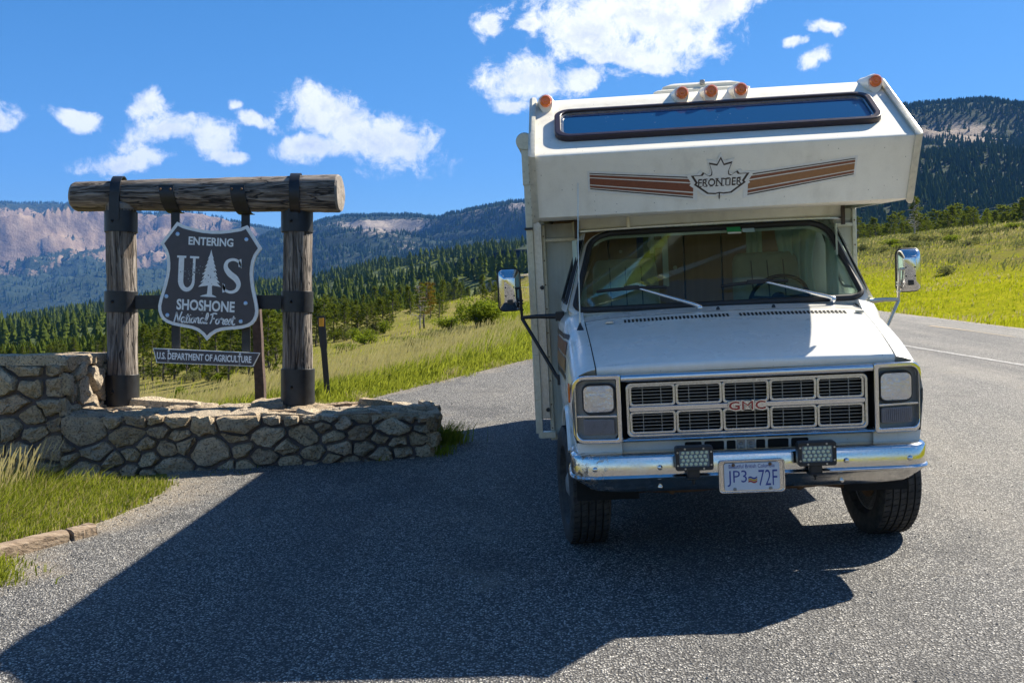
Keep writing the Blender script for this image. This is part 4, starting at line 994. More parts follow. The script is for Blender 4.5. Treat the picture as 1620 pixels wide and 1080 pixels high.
b = MB(); b.tube([(-.36, 2.0, 1.90), (-.33, 2.0, 1.90)], .07, 16); b.tube([(-.36, 2.0, 1.90), (-.26, 2.05, 1.90)], .03, 8); b.box((-.24, 2.08, 1.80), (.04, .04, .44)); b.build('cabin_lamp', CREAM_PLASTIC, van)
b = MB(); b.box((-.42, 2.15, 1.86), (.05, .02, .28)); b.build('hanging_cloth', plain('cloth_blue', (.03, .06, .22), .9), van, bevel=.005); b = MB(); b.box((-.35, 2.2, 1.84), (.09, .02, .28)); b.build('hanging_cloth', plain('cloth_green', (.12, .20, .03), .9), van, bevel=.005)
def curtain(x0, y0, x1, y1, z0, z1, folds, amp, gather=0.0):
    b = MB(); n = folds*8; dx, dy = x1-x0, y1-y0; l = math.hypot(dx, dy); nx, ny = -dy/l, dx/l
    def f(u, v):
        w = u; g = gather*math.sin(PI*min(1, v*1.2))
        uu = .5+(u-.5)*(1-g)
        a = amp*math.sin(u*folds*2*PI)*(.6+.4*math.sin(3+u*9)); return (x0+dx*uu+nx*a, y0+dy*uu+ny*a, z0+(z1-z0)*v)
    b.grid(f, n, 8); return b.build('curtain', CURTAIN, van, smooth=180)
curtain(.83, 1.28, .90, 1.90, 1.45, 1.97, 7, .02); curtain(.55, 1.95, .86, 1.98, 1.44, 2.0, 5, .03, .25); curtain(-.90, 1.34, -.93, 1.9, 1.45, 1.95, 5, .015); curtain(.40, 2.30, .52, 2.3, 1.55, 2.05, 3, .02)
# ---------------------------------------------------------------- camper shell
HWB = 1.150
def slope_pt(x, w, d=0.0): return V3((x, .626+.859*w-.511*d, 2.449+.511*w+.859*d))
def face_pt(x, z, d=0.0): return V3((x, .626+(2.449-z)*.535-.882*d, z-.472*d))
prof = [(1.30, 2.085), (.83, 2.085), (.815, 2.092), (.813, 2.102), (.66, 2.386), (.632, 2.436), (.627, 2.452), (.634, 2.462), (.66, 2.474), (1.20, 2.795), (1.27, 2.838), (1.34, 2.878), (1.42, 2.902), (1.55, 2.912), (2.6, 2.925)]
mb = MB(); mb.loft([[(x, y, z+.018*(1-(x/HWB)**2)*max(0, (y-1.2))/1.4) for y, z in prof] for x in np.linspace(-HWB, HWB, 25)])
mb.build('sleeping_pod', SHELL_PAINT, van, smooth=50)
mb = MB(); mb.grid(lambda u, v: ((2*u-1)*HWB, 2.6+3.6*v, 2.925+.018*(1-(2*u-1)**2)), 10, 4); roof = mb.build('roof', SHELL_PAINT, van)
outl = [(.813, 2.085), (.627, 2.450), (1.27, 2.838), (1.34, 2.880), (1.42, 2.905), (6.2, 2.93), (6.2, .45), (2.06, .45), (2.06, 2.085)]
for s in (-1, 1):
    mb = MB(); SD = lambda u, v, d: (s*(HWB+d), u, v)
    for pc in ([(.813, 2.085), (.627, 2.450), (1.27, 2.838), (1.34, 2.880), (1.42, 2.905), (6.2, 2.93), (6.2, 2.085)], [(2.06, .45), (2.06, 2.085), (2.28, 2.085), (2.28, .45)], [(2.28, 2.0), (2.28, 2.085), (3.18, 2.085), (3.18, 2.0)], [(2.28, .45), (2.28, 1.32), (3.18, 1.32), (3.18, .45)], [(3.18, .45), (3.18, 2.085), (6.2, 2.085), (6.2, .45)]): mb.prism(pc, SD, -.02, .006)
    sw = mb.build('side_wall', SIDING, van, smooth=0)
    b = MB(); b.prism(rrect(2.285, 3.175, 1.325, 1.995, .03, 3), SD, -.012, -.008); b.build('added_side_window', SIDE_GLASS, sw); b = MB(); b.ring(rrect(2.25, 3.21, 1.29, 2.03, .06, 4), rrect(2.30, 3.16, 1.34, 1.98, .04, 4), SD, .004, .016); b.build('added_window_frame', ALU, sw)  # unseen window, added so sunlight reaches the interior behind the windshield
    # raised corner extrusion along the front edge
    P = [(.810, 2.075), (.700, 2.300), (.616, 2.452), (.640, 2.474), (.9, 2.628), (1.26, 2.845), (1.33, 2.888), (1.42, 2.917), (1.8, 2.925)]
    mb = MB(); L = []
    for y, z in P:
        L.append([(s*(HWB-.020), y, z), (s*(HWB-.020), y-.012, z+.010 if y > .62 else z-.002), (s*(HWB+.004), y-.020, z+.016 if y > .64 else z), (s*(HWB+.022), y-.010, z+.006), (s*(HWB+.022), y+.022, z-.016 if y > .64 else z+.004), (s*(HWB+.004), y+.026, z-.018 if y > .64 else z+.004)])
    mb.loft(L, close=True, cap=True); tr = mb.build('corner_trim', plain('trim_cream', (.62, .58, .46), .32, .25, .12, 30) if s < 0 else MATS['trim_cream'], van, smooth=30)
    for k in range(7):
        z = 2.11+.30*k/6; b = MB(); b.lathe([(.006, 0), (.004, .003)], (s*(HWB+.022), .815-(z-2.10)*.53, z), (s, 0, 0), 8); b.build('trim_screw', RUST, tr)
    # front wall of the body behind the cab, in two siding panels
    mb = MB(); x0, x1 = .84, HWB-.012
    rib = lambda u, v: (s*(x0+(x1-x0)*u), 2.055-.0012*abs(math.sin(u*PI*9)), .46+1.63*v)
    mb.grid(rib, 36, 3); fw = mb.build('front_wall', SIDING, van, smooth=60)
    mb = MB(); mb.box((s*(x0+x1)/2, 2.035, 1.97), (x1-x0, .016, .028)); mb.box((s*(HWB-.005), 2.04, 1.27), (.030, .03, 1.63)); mb.box((s*(x0+x1)/2, 2.035, .475), (x1-x0, .03, .035)); mb.build('wall_moulding', MATS['trim_cream'], fw, bevel=.004)
    for k in range(9): b = MB(); b.lathe([(.006, 0), (.004, .003)], (s*(HWB-.005), 2.025, .55+1.45*k/8), (0, -1, 0), 8); b.build('wall_screw', RUST, fw)
mb = MB(); mb.box((0, 6.2, 1.69), (2*HWB, .03, 2.46)); mb.box((0, 4.12, .47), (2*HWB-.05, 4.10, .03)); mb.box((0, 2.8, .80), (2*HWB-.05, 1.5, .02)); mb.build('rear_wall', SIDING, van, smooth=0)  # includes a pale upper floor sheet, added to bounce the window light
# panel between pod and windshield, with gutter and butt joint
mb = MB()
mb.grid(lambda u, v: ((2*u-1)*(.885+.01*v), 1.275+.16*(2*u-1)**4-.035*v, 2.005+.085*v), 24, 2)
for s in (-1, 1): mb.add([(s*.885, 1.435, 2.0), (s*.895, 1.40, 2.09), (s*.93, 2.05, 2.09), (s*.92, 2.05, 1.98)], [(0, 1, 2, 3)])
cp = mb.build('cab_cap', SIDING, van)
mb = MB(); mb.tube([((2*u-1)*.895, 1.262+.16*(2*u-1)**4, 2.012-.006*(2*u-1)**2) for u in np.linspace(0, 1, 25)], .010, 6); mb.build('rain_gutter', ALU, cp)
mb = MB(); mb.box((-.55, 1.262, 2.05), (.022, .012, .075)); mb.build('joint_strip', MATS['trim_cream'], cp, bevel=.003)
mb = MB(); mb.box((.90, 1.40, 2.03), (.025, .02, .14)); mb.box((-.90, 1.40, 2.03), (.025, .02, .14)); mb.build('cap_end_trim', BROWN_DARK, cp)
# pod window: brown frame, bright bead, tinted glass
mb = MB(); o_ = rrect(-1.008, 1.008, .186, .618, .100, 8); i_ = rrect(-.966, .966, .226, .588, .075, 8)
mb.ring(o_, i_, lambda u, v, d: slope_pt(u, v, d+.004), 0, .040); wf = mb.build('pod_window_frame', BROWN_TRIM, van, bevel=.008, seg=3)
mb = MB(); mb.ring(rrect(-.964, .964, .224, .587, .077, 8), rrect(-.952, .952, .236, .575, .068, 8), lambda u, v, d: slope_pt(u, v, d), .012, .030); mb.build('window_bead', ALU, wf)
mb = MB(); mb.prism(rrect(-.953, .953, .235, .576, .068, 8), lambda u, v, d: slope_pt(u, v, d), .014, .018)
mb.build('pod_window', mat('pod_window_glass', lambda T, b: (T.set(b.inputs['Base Color'], T.mix(T.math('MULTIPLY', T.rng(T.voro(T.obj(), 22), .05, .10, 1, 0), T.rng(T.noise(T.obj(), 4, 4, .6), .5, .7)), (.008, .055, .15), (.40, .42, .42))), T.set(b.inputs['Roughness'], T.rng(T.noise(T.obj(), 5, 5, .6), .4, .8, .03, .10))), Coat_Weight=.1, Specular_IOR_Level=.5), wf)
# marker lamps on pedestals along the crest
for x in (-1.062, -.168, .022, .215, 1.075):
    b = MB(); L = []
    for y, r, zc in ((1.20, .046, 2.868), (1.235, .052, 2.868), (1.34, .062, 2.862), (1.44, .066, 2.868)):
        L.append([(x+r*math.cos(a), y, zc+(r*math.sin(a) if math.sin(a) > 0 else 1.0*(-.075 if y < 1.3 else -.02)*-math.sin(a)+0)) for a in np.linspace(0, 2*PI, 17)[:-1]])
    b.loft(L, close=True, cap=True); pd = b.build('marker_lamp_base', SHELL_PAINT, van, smooth=50)
    b = MB(); b.lathe([(.038, 0), (.038, .018), (.034, .026), (.024, .030), (.022, .026), (.012, .026), (.010, .032), (.002, .033)], (x, 1.20, 2.868), (0, -1, 0), 20); b.build('marker_lamp', AMBER, pd, smooth=40)
b = MB(); b.box((-HWB-.016, 1.55, 2.80), (.03, .06, .075)); b.build('side_marker_lamp', AMBER, van, bevel=.006)
# printed trim on the pod face: backing sticker, stripes, leaf emblem, lettering
FP = lambda d: (lambda u, v, q=0: face_pt(u, v, d+q))
leaf = [(0, 155), (24, 110), (78, 122), (58, 66), (60, 44), (78, 36), (116, 62), (130, 44), (196, 44), (164, -4), (174, -16), (82, -80), (30, -84), (0, -78)]
leafp = [(x, z) for x, z in leaf]+[(-x, z) for x, z in leaf[-2:0:-1]]
def LF(k, dz=0): return [(-.010+x*.000905*k, 2.255+(z*k+dz)*.000905) for x, z in leafp]
def strip_z(t, f): return (2.343+(2.283-2.343)*t)*(1-f)+(2.248+(2.158-2.248)*t)*f
for s in (-1, 1):
    X = lambda t: s*(.800-.660*t)-.004
    b = MB(); b.add([face_pt(X(-.02), strip_z(0, -.14), .0015), face_pt(X(1), strip_z(1, -.10), .0015), face_pt(X(1), strip_z(1, 1.10), .0015), face_pt(X(-.02), strip_z(0, 1.14), .0015)], [(0, 1, 2, 3) if s > 0 else (3, 2, 1, 0)]); bk = b.build('stripe_backing', DECAL, van, smooth=0)
    for f0, f1, m in ((0, .05, BROWN_DARK), (.11, .25, BROWN_RED), (.31, .70, BROWN_RED if s < 0 else BROWN_TAN), (.76, .89, BROWN_RED), (.94, 1.0, BROWN_DARK)):
        b = MB(); t1 = .96; b.add([face_pt(X(0), strip_z(0, f0), .0030), face_pt(X(t1), strip_z(t1, f0), .0030), face_pt(X(t1), strip_z(t1, f1), .0030), face_pt(X(0), strip_z(0, f1), .0030)], [(0, 1, 2, 3) if s > 0 else (3, 2, 1, 0)]); b.build('brown_stripe', m, bk, smooth=0)
b = MB(); b.prism(LF(1.17), FP(.0), .0020, .0055); lb = b.build('leaf_emblem', DECAL, van, smooth=0)
b = MB(); b.ring(LF(1.0), LF(.90), FP(0), .0050, .0068); b.prism([(-.0135, 2.150), (-.0065, 2.150), (-.0065, 2.19), (-.0135, 2.19)], FP(0), .0050, .0066); b.build('leaf_outline', BROWN_DARK, lb, smooth=0)
b = MB(); put_text(b, FP(.0072), 0, 'FRONTIER', -.142, .124, 2.229, 2.271, bold=.012)
for k in range(8):
    for z in (2.229, 2.271):
        xx = -.127+.2365*k/7; b.add([FP(.0074)(xx-.012, z-.003), FP(.0074)(xx+.008, z-.003), FP(.0074)(xx+.008, z+.002), FP(.0074)(xx-.012, z+.002)], [(0, 1, 2, 3)])
b.build('emblem_lettering', BROWN_DARK, lb, smooth=0)
# roof vent
b = MB(); z0 = 2.94
b.loft([[(x, y, z) for x, y in rrect(-.30+i_, .38-i_, 1.75+i_, 2.40-i_, .05, 4)] for z, i_ in ((z0, 0), (z0+.035, .0), (z0+.045, .02))], close=True, cap=True)
b.loft([[(x, y, z) for x, y in rrect(-.23+i_, .32-i_, 1.80+i_, 2.35-i_, .05, 4)] for z, i_ in ((z0+.045, 0), (z0+.075, .0), (z0+.095, .05))], close=True, cap=True)
rv = b.build('roof_vent', CREAM_PLASTIC, van, smooth=40)
b = MB(); b.box((.045, 1.80, z0+.085), (.035, .04, .035)); b.build('vent_latch', GREY_PLATE, rv, bevel=.008)
# rolled awning and its arms on the near side
b = MB(); b.lathe([(.012, -.004), (.058, -.002), (.064, .01), (.064, 3.9), (.05, 3.91)], (-HWB-.098, 1.95, 2.705), (0, 1, 0), 20); aw = b.build('rolled_awning', plain('awning_vinyl', (.55, .53, .44), .5, 0, .15, 12), van, smooth=50)
b = MB(); b.box((-HWB-.098, 1.955, 2.55), (.052, .035, .34)); b.box((-HWB-.092, 1.96, 1.55), (.052, .03, 2.05)); b.box((-HWB-.090, 1.96, .95), (.05, .042, .34)); b.box((-HWB-.085, 1.96, .80), (.032, .026, .62)); b.box((-HWB-.03, 1.97, .51), (.12, .05, .05)); b.tube([(-HWB-.098, 1.93, 2.70), (-HWB-.098, 1.97, 2.70)], .063, 18)
b.build('awning_arm', MATS['trim_cream'], aw, bevel=.004)
b = MB(); b.box((-HWB-.040, 1.99, 1.66), (.070, .03, 2.06)); b.build('awning_rail', ALU, aw, bevel=.003)
b = MB(); b.box((-HWB-.098, 1.95, 2.06), (.060, .045, .018)); b.build('awning_strap', BLACK, aw, bevel=.002)
for z in (1.62, 2.30, .70): c = MB(); c.lathe([(.016, 0), (.012, .016)], (-HWB-.02, 1.955, z), (0, -1, 0), 10); c.build('awning_bolt', BLACK, aw)
# ---------------------------------------------------------------- stone wall
def clip_half(poly, nx, ny, c):        # keep nx*x+ny*y <= c
    out = []
    for k in range(len(poly)):
        a, b = poly[k-1], poly[k]; da = nx*a[0]+ny*a[1]-c; db = nx*b[0]+ny*b[1]-c
        if (da <= 0) != (db <= 0):
            t = da/(da-db); out.append((a[0]+(b[0]-a[0])*t, a[1]+(b[1]-a[1])*t))
        if db <= 0: out.append(b)
    return out
def stone_cells(w, h, rmin, rmax, gap, rs, stretch=1.35, tries=2600):
    "irregular rubble packing of a w x h face as a power diagram of random discs"
    S = []
    for t in range(tries):
        r = rmin+(rmax-rmin)*rs.random()**1.5*(1-t/tries*.6); x = rs.uniform(0, w); y = rs.uniform(0, h)
        if all(((x-a)/stretch)**2+(y-b)**2 > ((r+c)*.86)**2 for a, b, c in S): S.append((x, y, r))
    cells = []
    for i, (x, y, r) in enumerate(S):
        poly = [(0, 0), (w, 0), (w, h), (0, h)]
        for j, (a, b, c) in enumerate(S):
            if i == j: continue
            # metric stretched in x
            dx, dy = (a-x)/stretch**2, (b-y); L = math.hypot(dx, dy)
            if L > 1.4: continue
            k = ((a*a-x*x)/stretch**2+(b*b-y*y)-(c*c-r*r))/2
            poly = clip_half(poly, dx, dy, k-gap/2*L)
            if len(poly) < 3: break
        if len(poly) >= 3:
            A = abs(sum(poly[q-1][0]*poly[q][1]-poly[q][0]*poly[q-1][1] for q in range(len(poly))))/2
            if A > .0035: cells.append(poly)
    return cells
def stone_mesh(poly, fn, proud, rs):
    cx = sum(p[0] for p in poly)/len(poly); cy = sum(p[1] for p in poly)/len(poly); pts = []
    for k in range(len(poly)):
        a, b, c = poly[k-1], poly[k], poly[(k+1) % len(poly)]; f = rs.uniform(.05, .17)
        pts.append((b[0]+(a[0]-b[0])*f, b[1]+(a[1]-b[1])*f)); pts.append((b[0]+(c[0]-b[0])*f, b[1]+(c[1]-b[1])*f))
        L = math.hypot(c[0]-b[0], c[1]-b[1])
        if L > .12: pts.append(((b[0]+c[0])/2+rs.uniform(-.012, .012), (b[1]+c[1])/2+rs.uniform(-.012, .012)))
    n = len(pts); V = []; hs = max(max(abs(p[0]-cx) for p in pts), max(abs(p[1]-cy) for p in pts)); tm = .26*min(1, .10/hs); tx, ty = rs.uniform(-tm, tm), rs.uniform(-tm, tm)
    for q, d in ((1.02, -.03), (1.0, .014), (.955, proud*.82), (.66, proud), (.30, proud*1.02)):
        for x, y in pts:
            u, v = cx+(x-cx)*q, cy+(y-cy)*q
            j = .013 if q < 1 else .006
            V.append(fn(u+rs.uniform(-j, j), v+rs.uniform(-j, j), d+((x-cx)*tx+(y-cy)*ty)*(1 if d > 0 else 0)+(rs.uniform(-.012, .012) if q < .99 else 0)))
    V.append(fn(cx, cy, proud*1.02+rs.uniform(-.01, .015)))
    F = [(i*n+k, i*n+(k+1) % n, (i+1)*n+(k+1) % n, (i+1)*n+k) for i in range(4) for k in range(n)]+[(4*n+k, 4*n+(k+1) % n, 5*n) for k in range(n)]
    return V, F
WX = V3((.99946, .0328, 0)); WO = V3((-.793, 9.69, 0)); WY = V3((-.0328, .99946, 0))     # wall axes
def wall_pt(u, y, z): return WO+WX*u+WY*y+V3((0, 0, z))          # u along (negative to the left), y into the wall
wall_o = wall_pt(-3, .6, .45)
wall = thing('stone_wall', 'low stepped wall of tan field stones carrying the log sign', 'wall', wall_o)
rs = random.Random(12)
UH, ZL, ZHI, TH, UL = -3.47, .985, 1.515, 1.22, -6.2
def face(cells_args, fn, proud=(.025, .095), pre=None):
    for poly in stone_cells(*cells_args):
        V, F = stone_mesh(poly, fn, rs.uniform(*proud), rs)
        b = MB(); b.add([V3(p)-wall_o for p in V], F); b.build('stone', STONE, wall, smooth=24)
zb = .26
# front, low part: the bottom follows the ground
def f_low(u, v, d):
    uu = UH+u; p = wall_pt(uu, 0, 0); g = gz(p.x, p.y)-.06; return wall_pt(uu, -d, g+(ZL-g)*v/.62)
face((-UH, .62, .062, .165, .034, rs), f_low)
def f_high(u, v, d):
    uu = UL+u; p = wall_pt(uu, 0, 0); g = gz(p.x, p.y)-.06; return wall_pt(uu, -d, g+(ZHI-.05-g)*v/1.20)
face((UH-UL, 1.20, .075, .175, .036, rs), f_high)
face((TH, .46, .08, .15, .03, rs), lambda u, v, d: wall_pt(d, u, .53+v))
face((TH, .56, .08, .15, .03, rs), lambda u, v, d: wall_pt(UH+d, u, ZL+v), (.03, .09))
# capping stones, rough on top
face((-UH, TH, .13, .26, .028, rs), lambda u, v, d: wall_pt(UH+u, v, ZL-.01+d), (.015, .050))
face((UH-UL+.04, TH, .22, .40, .028, rs), lambda u, v, d: wall_pt(UL+u, v-.03, ZHI-.02+d), (.03, .075))
for u, y, w, h in ((-5.55, .5, .28, .10), (-4.86, .62, .16, .13), (-5.75, .25, .2, .07), (-1.7, 1.0, .5, .05), (-2.8, 1.05, .9, .05), (-.6, .9, .45, .05)):
    V, F = stone_mesh([(-w/2, -.16), (w/2, -.14), (w/2*.9, .15), (-w/2*.8, .17)], lambda a, b_, d: wall_pt(u+a*.8, y+b_, (ZHI if u < UH else ZL)+.03+d), h, rs); b = MB(); b.add([V3(p)-wall_o for p in V], F); b.build('stone', STONE, wall, smooth=24)
b = MB()
def wbox(u0, u1, z0, z1, y0, y1):
    vs = [wall_pt(u, y, z)-wall_o for z in (z0, z1) for y in (y0, y1) for u in (u0, u1)]; b.add(vs, [(0, 2, 3, 1), (4, 5, 7, 6), (0, 1, 5, 4), (2, 6, 7, 3), (0, 4, 6, 2), (1, 3, 7, 5)])
wbox(UH, -.012, .10, ZL-.005, .012, TH-.01); wbox(UL, UH-.012, -.1, ZHI-.01, .014, TH-.012)
b.build('mortar_core', MORTAR, wall, smooth=0)

# ---------------------------------------------------------------- log entrance sign
D0 = 10.62
sg_o = W(331, 640, D0)
sign = thing('entrance_sign', 'rustic log portal with brown shield reading Entering Shoshone National Forest', 'sign', sg_o)
def SW(px, py, d=D0): return W(px, py, d)-sg_o
def log(p0, p1, r0, r1, name, m, seed, n=22, rows=26, end=None):
    rs2 = random.Random(seed); b = MB(); p0, p1 = V3(p0), V3(p1); t = (p1-p0).normalized(); ref = V3((0, 1, 0)); a = (ref-t*ref.dot(t)).normalized(); c = t.cross(a)
    ph = [rs2.uniform(0, 6) for _ in range(6)]; L = []
    for i in range(rows+1):
        f = i/rows; q = p0+(p1-p0)*f; r = r0+(r1-r0)*f; row = []
        for k in range(n):
            th = 2*PI*k/n
            rr = r*(1+.030*math.sin(2*th+ph[0]+f*1.3)+.026*math.sin(3*th+ph[1]-f*2)+.020*math.sin(5*th+ph[2]+f*5)+.020*math.sin(f*9+ph[3]+th)+.012*math.sin(f*21+ph[4]+2*th)+rs2.uniform(-.012, .012))
            row.append(q+a*math.cos(th)*rr+c*math.sin(th)*rr)
        L.append(row)
    b.loft(L, close=True); o = b.build(name, m, sign, smooth=60)
    if end:
        for row, sgn in ((L[0], -1), (L[-1], 1)):
            b = MB()
            ce = sum(row, V3())/n; rings = [row, [ce+(p-ce)*.93+t*sgn*.022 for p in row], [ce+(p-ce)*.6+t*sgn*(.026+rs2.uniform(-.01, .01)) for p in row], [ce+(p-ce)*.05+t*sgn*.03 for p in row]]
            b.loft(rings, close=True, cap=True)
            b.build('sawn_end', ENDGRAIN, o, smooth=40)
    return o
log(SW(122, 311, D0+.08), SW(536, 307, D0-.10), .158, .196, 'beam', LOG_X, 3, rows=40, end=True)
pl_ = log(SW(194, 645), SW(191.5, 326), .158, .150, 'post', LOG_Z, 8); pr_ = log(SW(470, 642), SW(470.5, 326), .157, .150, 'post', LOG_Z, 15)
def band(pxc, y0, y1, r, par, name='steel_band', bolts=True):
    b = MB(); a, c = SW(pxc, y1), SW(pxc, y0); hgt = (c-a).length
    b.lathe([(r-.012, 0), (r, 0), (r, hgt), (r-.012, hgt)], a, (c-a), 30, closed=True); o = b.build(name, STEEL_BLACK, par, smooth=50, bevel=.002)
    m_ = (a+c)/2
    for ang in ((-100,) if bolts == 1 else (-95, -12)):
        q = MB(); n_ = V3((math.cos(rad(ang)), math.sin(rad(ang)), 0)); q.lathe([(.017, 0), (.017, .010), (.008, .022), (.007, .034)], m_+n_*(r-.002), n_, 8); q.build('band_bolt', STEEL_BLACK, o)
for pxc, par in ((191.5, pl_), (470, pr_)):
    band(pxc, 335, 368, .166, par); band(pxc+.3, 461, 494, .167, par); band(pxc+1.2, 583 if pxc > 300 else 592, 643 if pxc < 300 else 639, .176, par, 'steel_sleeve')
    # strap up over the beam
    b = MB(); q = SW(pxc-2 if pxc < 300 else pxc-1, 309, D0+.05 if pxc < 300 else D0-.07); rr = .180 if pxc < 300 else .208; L = []
    for a in np.linspace(-PI*.5-.95, PI*.5+.95, 26):
        p = q+V3((.02*math.cos(a), -math.cos(a)*rr, math.sin(a)*rr+.01)); L.append([p+V3((-.052, 0, 0)), p+V3((.052, 0, 0)), p+V3((.052, math.cos(a)*-.011, math.sin(a)*.011)), p+V3((-.052, math.cos(a)*-.011, math.sin(a)*.011))])
    b.loft(L, close=True, cap=True)
    lo = SW(pxc-1, 345); b.box((lo.x, lo.y-.166, lo.z+.10), (.104, .012, .26)); b.build('beam_strap', STEEL_BLACK, par, smooth=40)
    b = MB(); c = SW(pxc+.5, 329); b.loft([[c+V3((.15*s_*math.cos(a), .15*s_*math.sin(a), h_)) for a in np.linspace(0, 2*PI, 19)[:-1]] for s_, h_ in ((1, -.02), (1, .03), (.75, .06))], close=True, cap=True); b.build('post_top', ENDGRAIN, par)
# hanger bars, brackets and cross bar
for x0, x1, x2 in ((279, 279, 269), (390, 390, 384.5)):
    b = MB(); t, l = SW(x0, 330, D0-.02), SW(x1-2, 556, D0-.02); c = (t+l)/2; b.box(c, (.088, .022, (t-l).length)); hb = b.build('hanger_bar', STEEL_BLACK, sign, bevel=.003)
    b = MB(); q = SW(x0-7, 308, D0+.01 if x0 < 300 else D0-.04); L = []; rb = .187 if x0 < 300 else .200
    for a in np.linspace(-PI*.5-.15, .35, 14):
        p = q+V3((.045*(.35-a)/1.9, -math.cos(a)*rb, math.sin(a)*rb)); n_ = V3((0, -math.cos(a), math.sin(a)))*.010; L.append([p+V3((-.075, 0, 0)), p+V3((.075, 0, 0)), p+V3((.075, 0, 0))+n_, p+V3((-.075, 0, 0))+n_])
    b.loft(L, close=True, cap=True); b.build('hanger_bracket', STEEL_BLACK, hb, smooth=40)
    for k in (-1, 1): b = MB(); p = q+V3((k*.05, -.012-rb, .03)); b.lathe([(.014, 0), (.010, .010)], p, (0, -1, 0), 8); b.build('bracket_bolt', RUST, hb)
b = MB(); a, c = SW(200, 477.5, D0-.03), SW(462, 478.5, D0-.03); m_ = (a+c)/2; b.box(m_, ((c-a).length, .020, .145)); b.build('cross_bar', STEEL_BLACK, sign, bevel=.003)
# shield
SHD = D0-.14; UN = 1/4.152/(FPX/SHD); ang = rad(-2.9); su = V3((math.cos(ang), 0, math.sin(ang))); sv = V3((-math.sin(ang), 0, math.cos(ang))); sc = SW(331.5, 446, SHD)
def SP(u, v, d=0): return sc+su*(u*UN)+sv*(v*UN)+V3((0, -d, 0))
half = [(0, 336), (60, 339), (120, 348), (185, 362), (230, 383), (246, 360), (290, 298), (333, 236), (318, 215), (300, 186), (288, 150), (282, 110), (281, 70), (286, 25), (296, -30), (309, -80), (321, -125), (329, -172), (326, -205), (314, -238), (296, -262), (268, -281), (228, -294), (180, -302), (130, -308), (95, -314), (62, -326), (30, -349), (0, -385)]
def shield(off):
    pts = [(x, z) for x, z in half]+[(-x, z) for x, z in half[-2:0:-1]]; n = len(pts); out = []
    for k in range(n):
        a, b_, c = np.array(pts[k-1]), np.array(pts[k]), np.array(pts[(k+1) % n]); d1 = (b_-a)/np.linalg.norm(b_-a); d2 = (c-b_)/np.linalg.norm(c-b_)
        n1 = np.array([d1[1], -d1[0]]); n2 = np.array([d2[1], -d2[0]]); m = n1+n2; m = m/max(.35, (m@m)/2)*1.0
        out.append(tuple(b_-m*off*(1 if True else 0)))
    return out
def f_back(T, b): b.inputs['Base Color'].default_value = (.05, .045, .045, 1)
b = MB(); b.prism(shield(0), SP, -.022, .004); sh = b.build('shield_panel', [SIGN_WHITE], sign, smooth=0)
b = MB(); b.prism(shield(0), SP, -.030, -.0225); b.build('shield_back', SIGN_BROWN, sh, smooth=0)
b = MB(); b.prism(shield(-21), SP, .0045, .0075); b.build('shield_field', SIGN_BROWN, sh, smooth=0)
TZ = .0085
def st(*a, **k):
    b = MB(); put_text(b, lambda u, v, d: SP(u-460+8, 440-v, TZ), 0, *a, **k); return b
# text boxes measured on the sign: x0, x1, bottom, top
b = MB()
fn = lambda u, v, d: SP(u, v, TZ)
put_text(b, fn, 0, 'ENTERING', -148, 146, 236, 291, bold=.030)
put_text(b, fn, 0, 'SHOSHONE', -208, 174, -192, -120, bold=.032)
def stroke(b, pts, w, closed=False):
    "pen stroke of width w (constant or per point)"
    n = len(pts); L = []; R = []; ws = w if hasattr(w, '__len__') else [w]*n
    for k in range(n):
        a = pts[max(0, k-1)]; c = pts[min(n-1, k+1)]; dx, dy = c[0]-a[0], c[1]-a[1]; l = math.hypot(dx, dy) or 1; L.append((pts[k][0]-dy/l*ws[k]/2, pts[k][1]+dx/l*ws[k]/2)); R.append((pts[k][0]+dy/l*ws[k]/2, pts[k][1]-dx/l*ws[k]/2))
    k0 = [fn(*p, 0) for p in L]+[fn(*p, 0) for p in R]; b.add(k0, [(n+k, n+k+1, k+1, k) for k in range(n-1)])
def curve(P, n=8):
    out = []
    for k in range(len(P)-1):
        p0, p1, p2, p3 = P[max(0, k-1)], P[k], P[k+1], P[min(len(P)-1, k+2)]
        for i in range(n):
            t = i/n; out.append(tuple(.5*((2*p1[q])+(-p0[q]+p2[q])*t+(2*p0[q]-5*p1[q]+4*p2[q]-p3[q])*t*t+(-p0[q]+3*p1[q]-3*p2[q]+p3[q])*t**3) for q in (0, 1)))
    return out+[P[-1]]
# big U and S with serifs
for x0, x1 in ((-205, -168), (-114, -96)): pass
b.add([fn(*p, 0) for p in ((-206, 150), (-171, 150), (-171, 5), (-206, 5))], [(3, 2, 1, 0)]); b.add([fn(*p, 0) for p in ((-113, 150), (-96, 150), (-96, 5), (-113, 5))], [(3, 2, 1, 0)])
Uc = [(-188.5+ (84*.5)*(1-math.cos(t)), 5-62*math.sin(t)+0) for t in np.linspace(0, PI, 17)]
stroke(b, Uc, list(35-18*np.linspace(0, 1, 17)**1.3))
for c_ in (-188, -104): b.add([fn(*p, 0) for p in ((c_-30, 163), (c_+30, 163), (c_+30, 149), (c_-30, 149))], [(3, 2, 1, 0)])
Sp = curve([(196, 108), (188, 140), (150, 154), (112, 138), (104, 100), (130, 62), (172, 30), (192, -8), (178, -46), (140, -60), (104, -46), (94, -12)], 6)
stroke(b, Sp, [16+20*math.exp(-((k/(len(Sp)-1)-.5)/.16)**2)+4*math.sin(PI*k/(len(Sp)-1)) for k in range(len(Sp))])
b.add([fn(*p, 0) for p in ((186, 130), (206, 98), (204, 160), (192, 158))], [(0, 1, 2, 3)]); b.add([fn(*p, 0) for p in ((110, -36), (88, -2), (88, -66), (100, -64))], [(0, 3, 2, 1)])
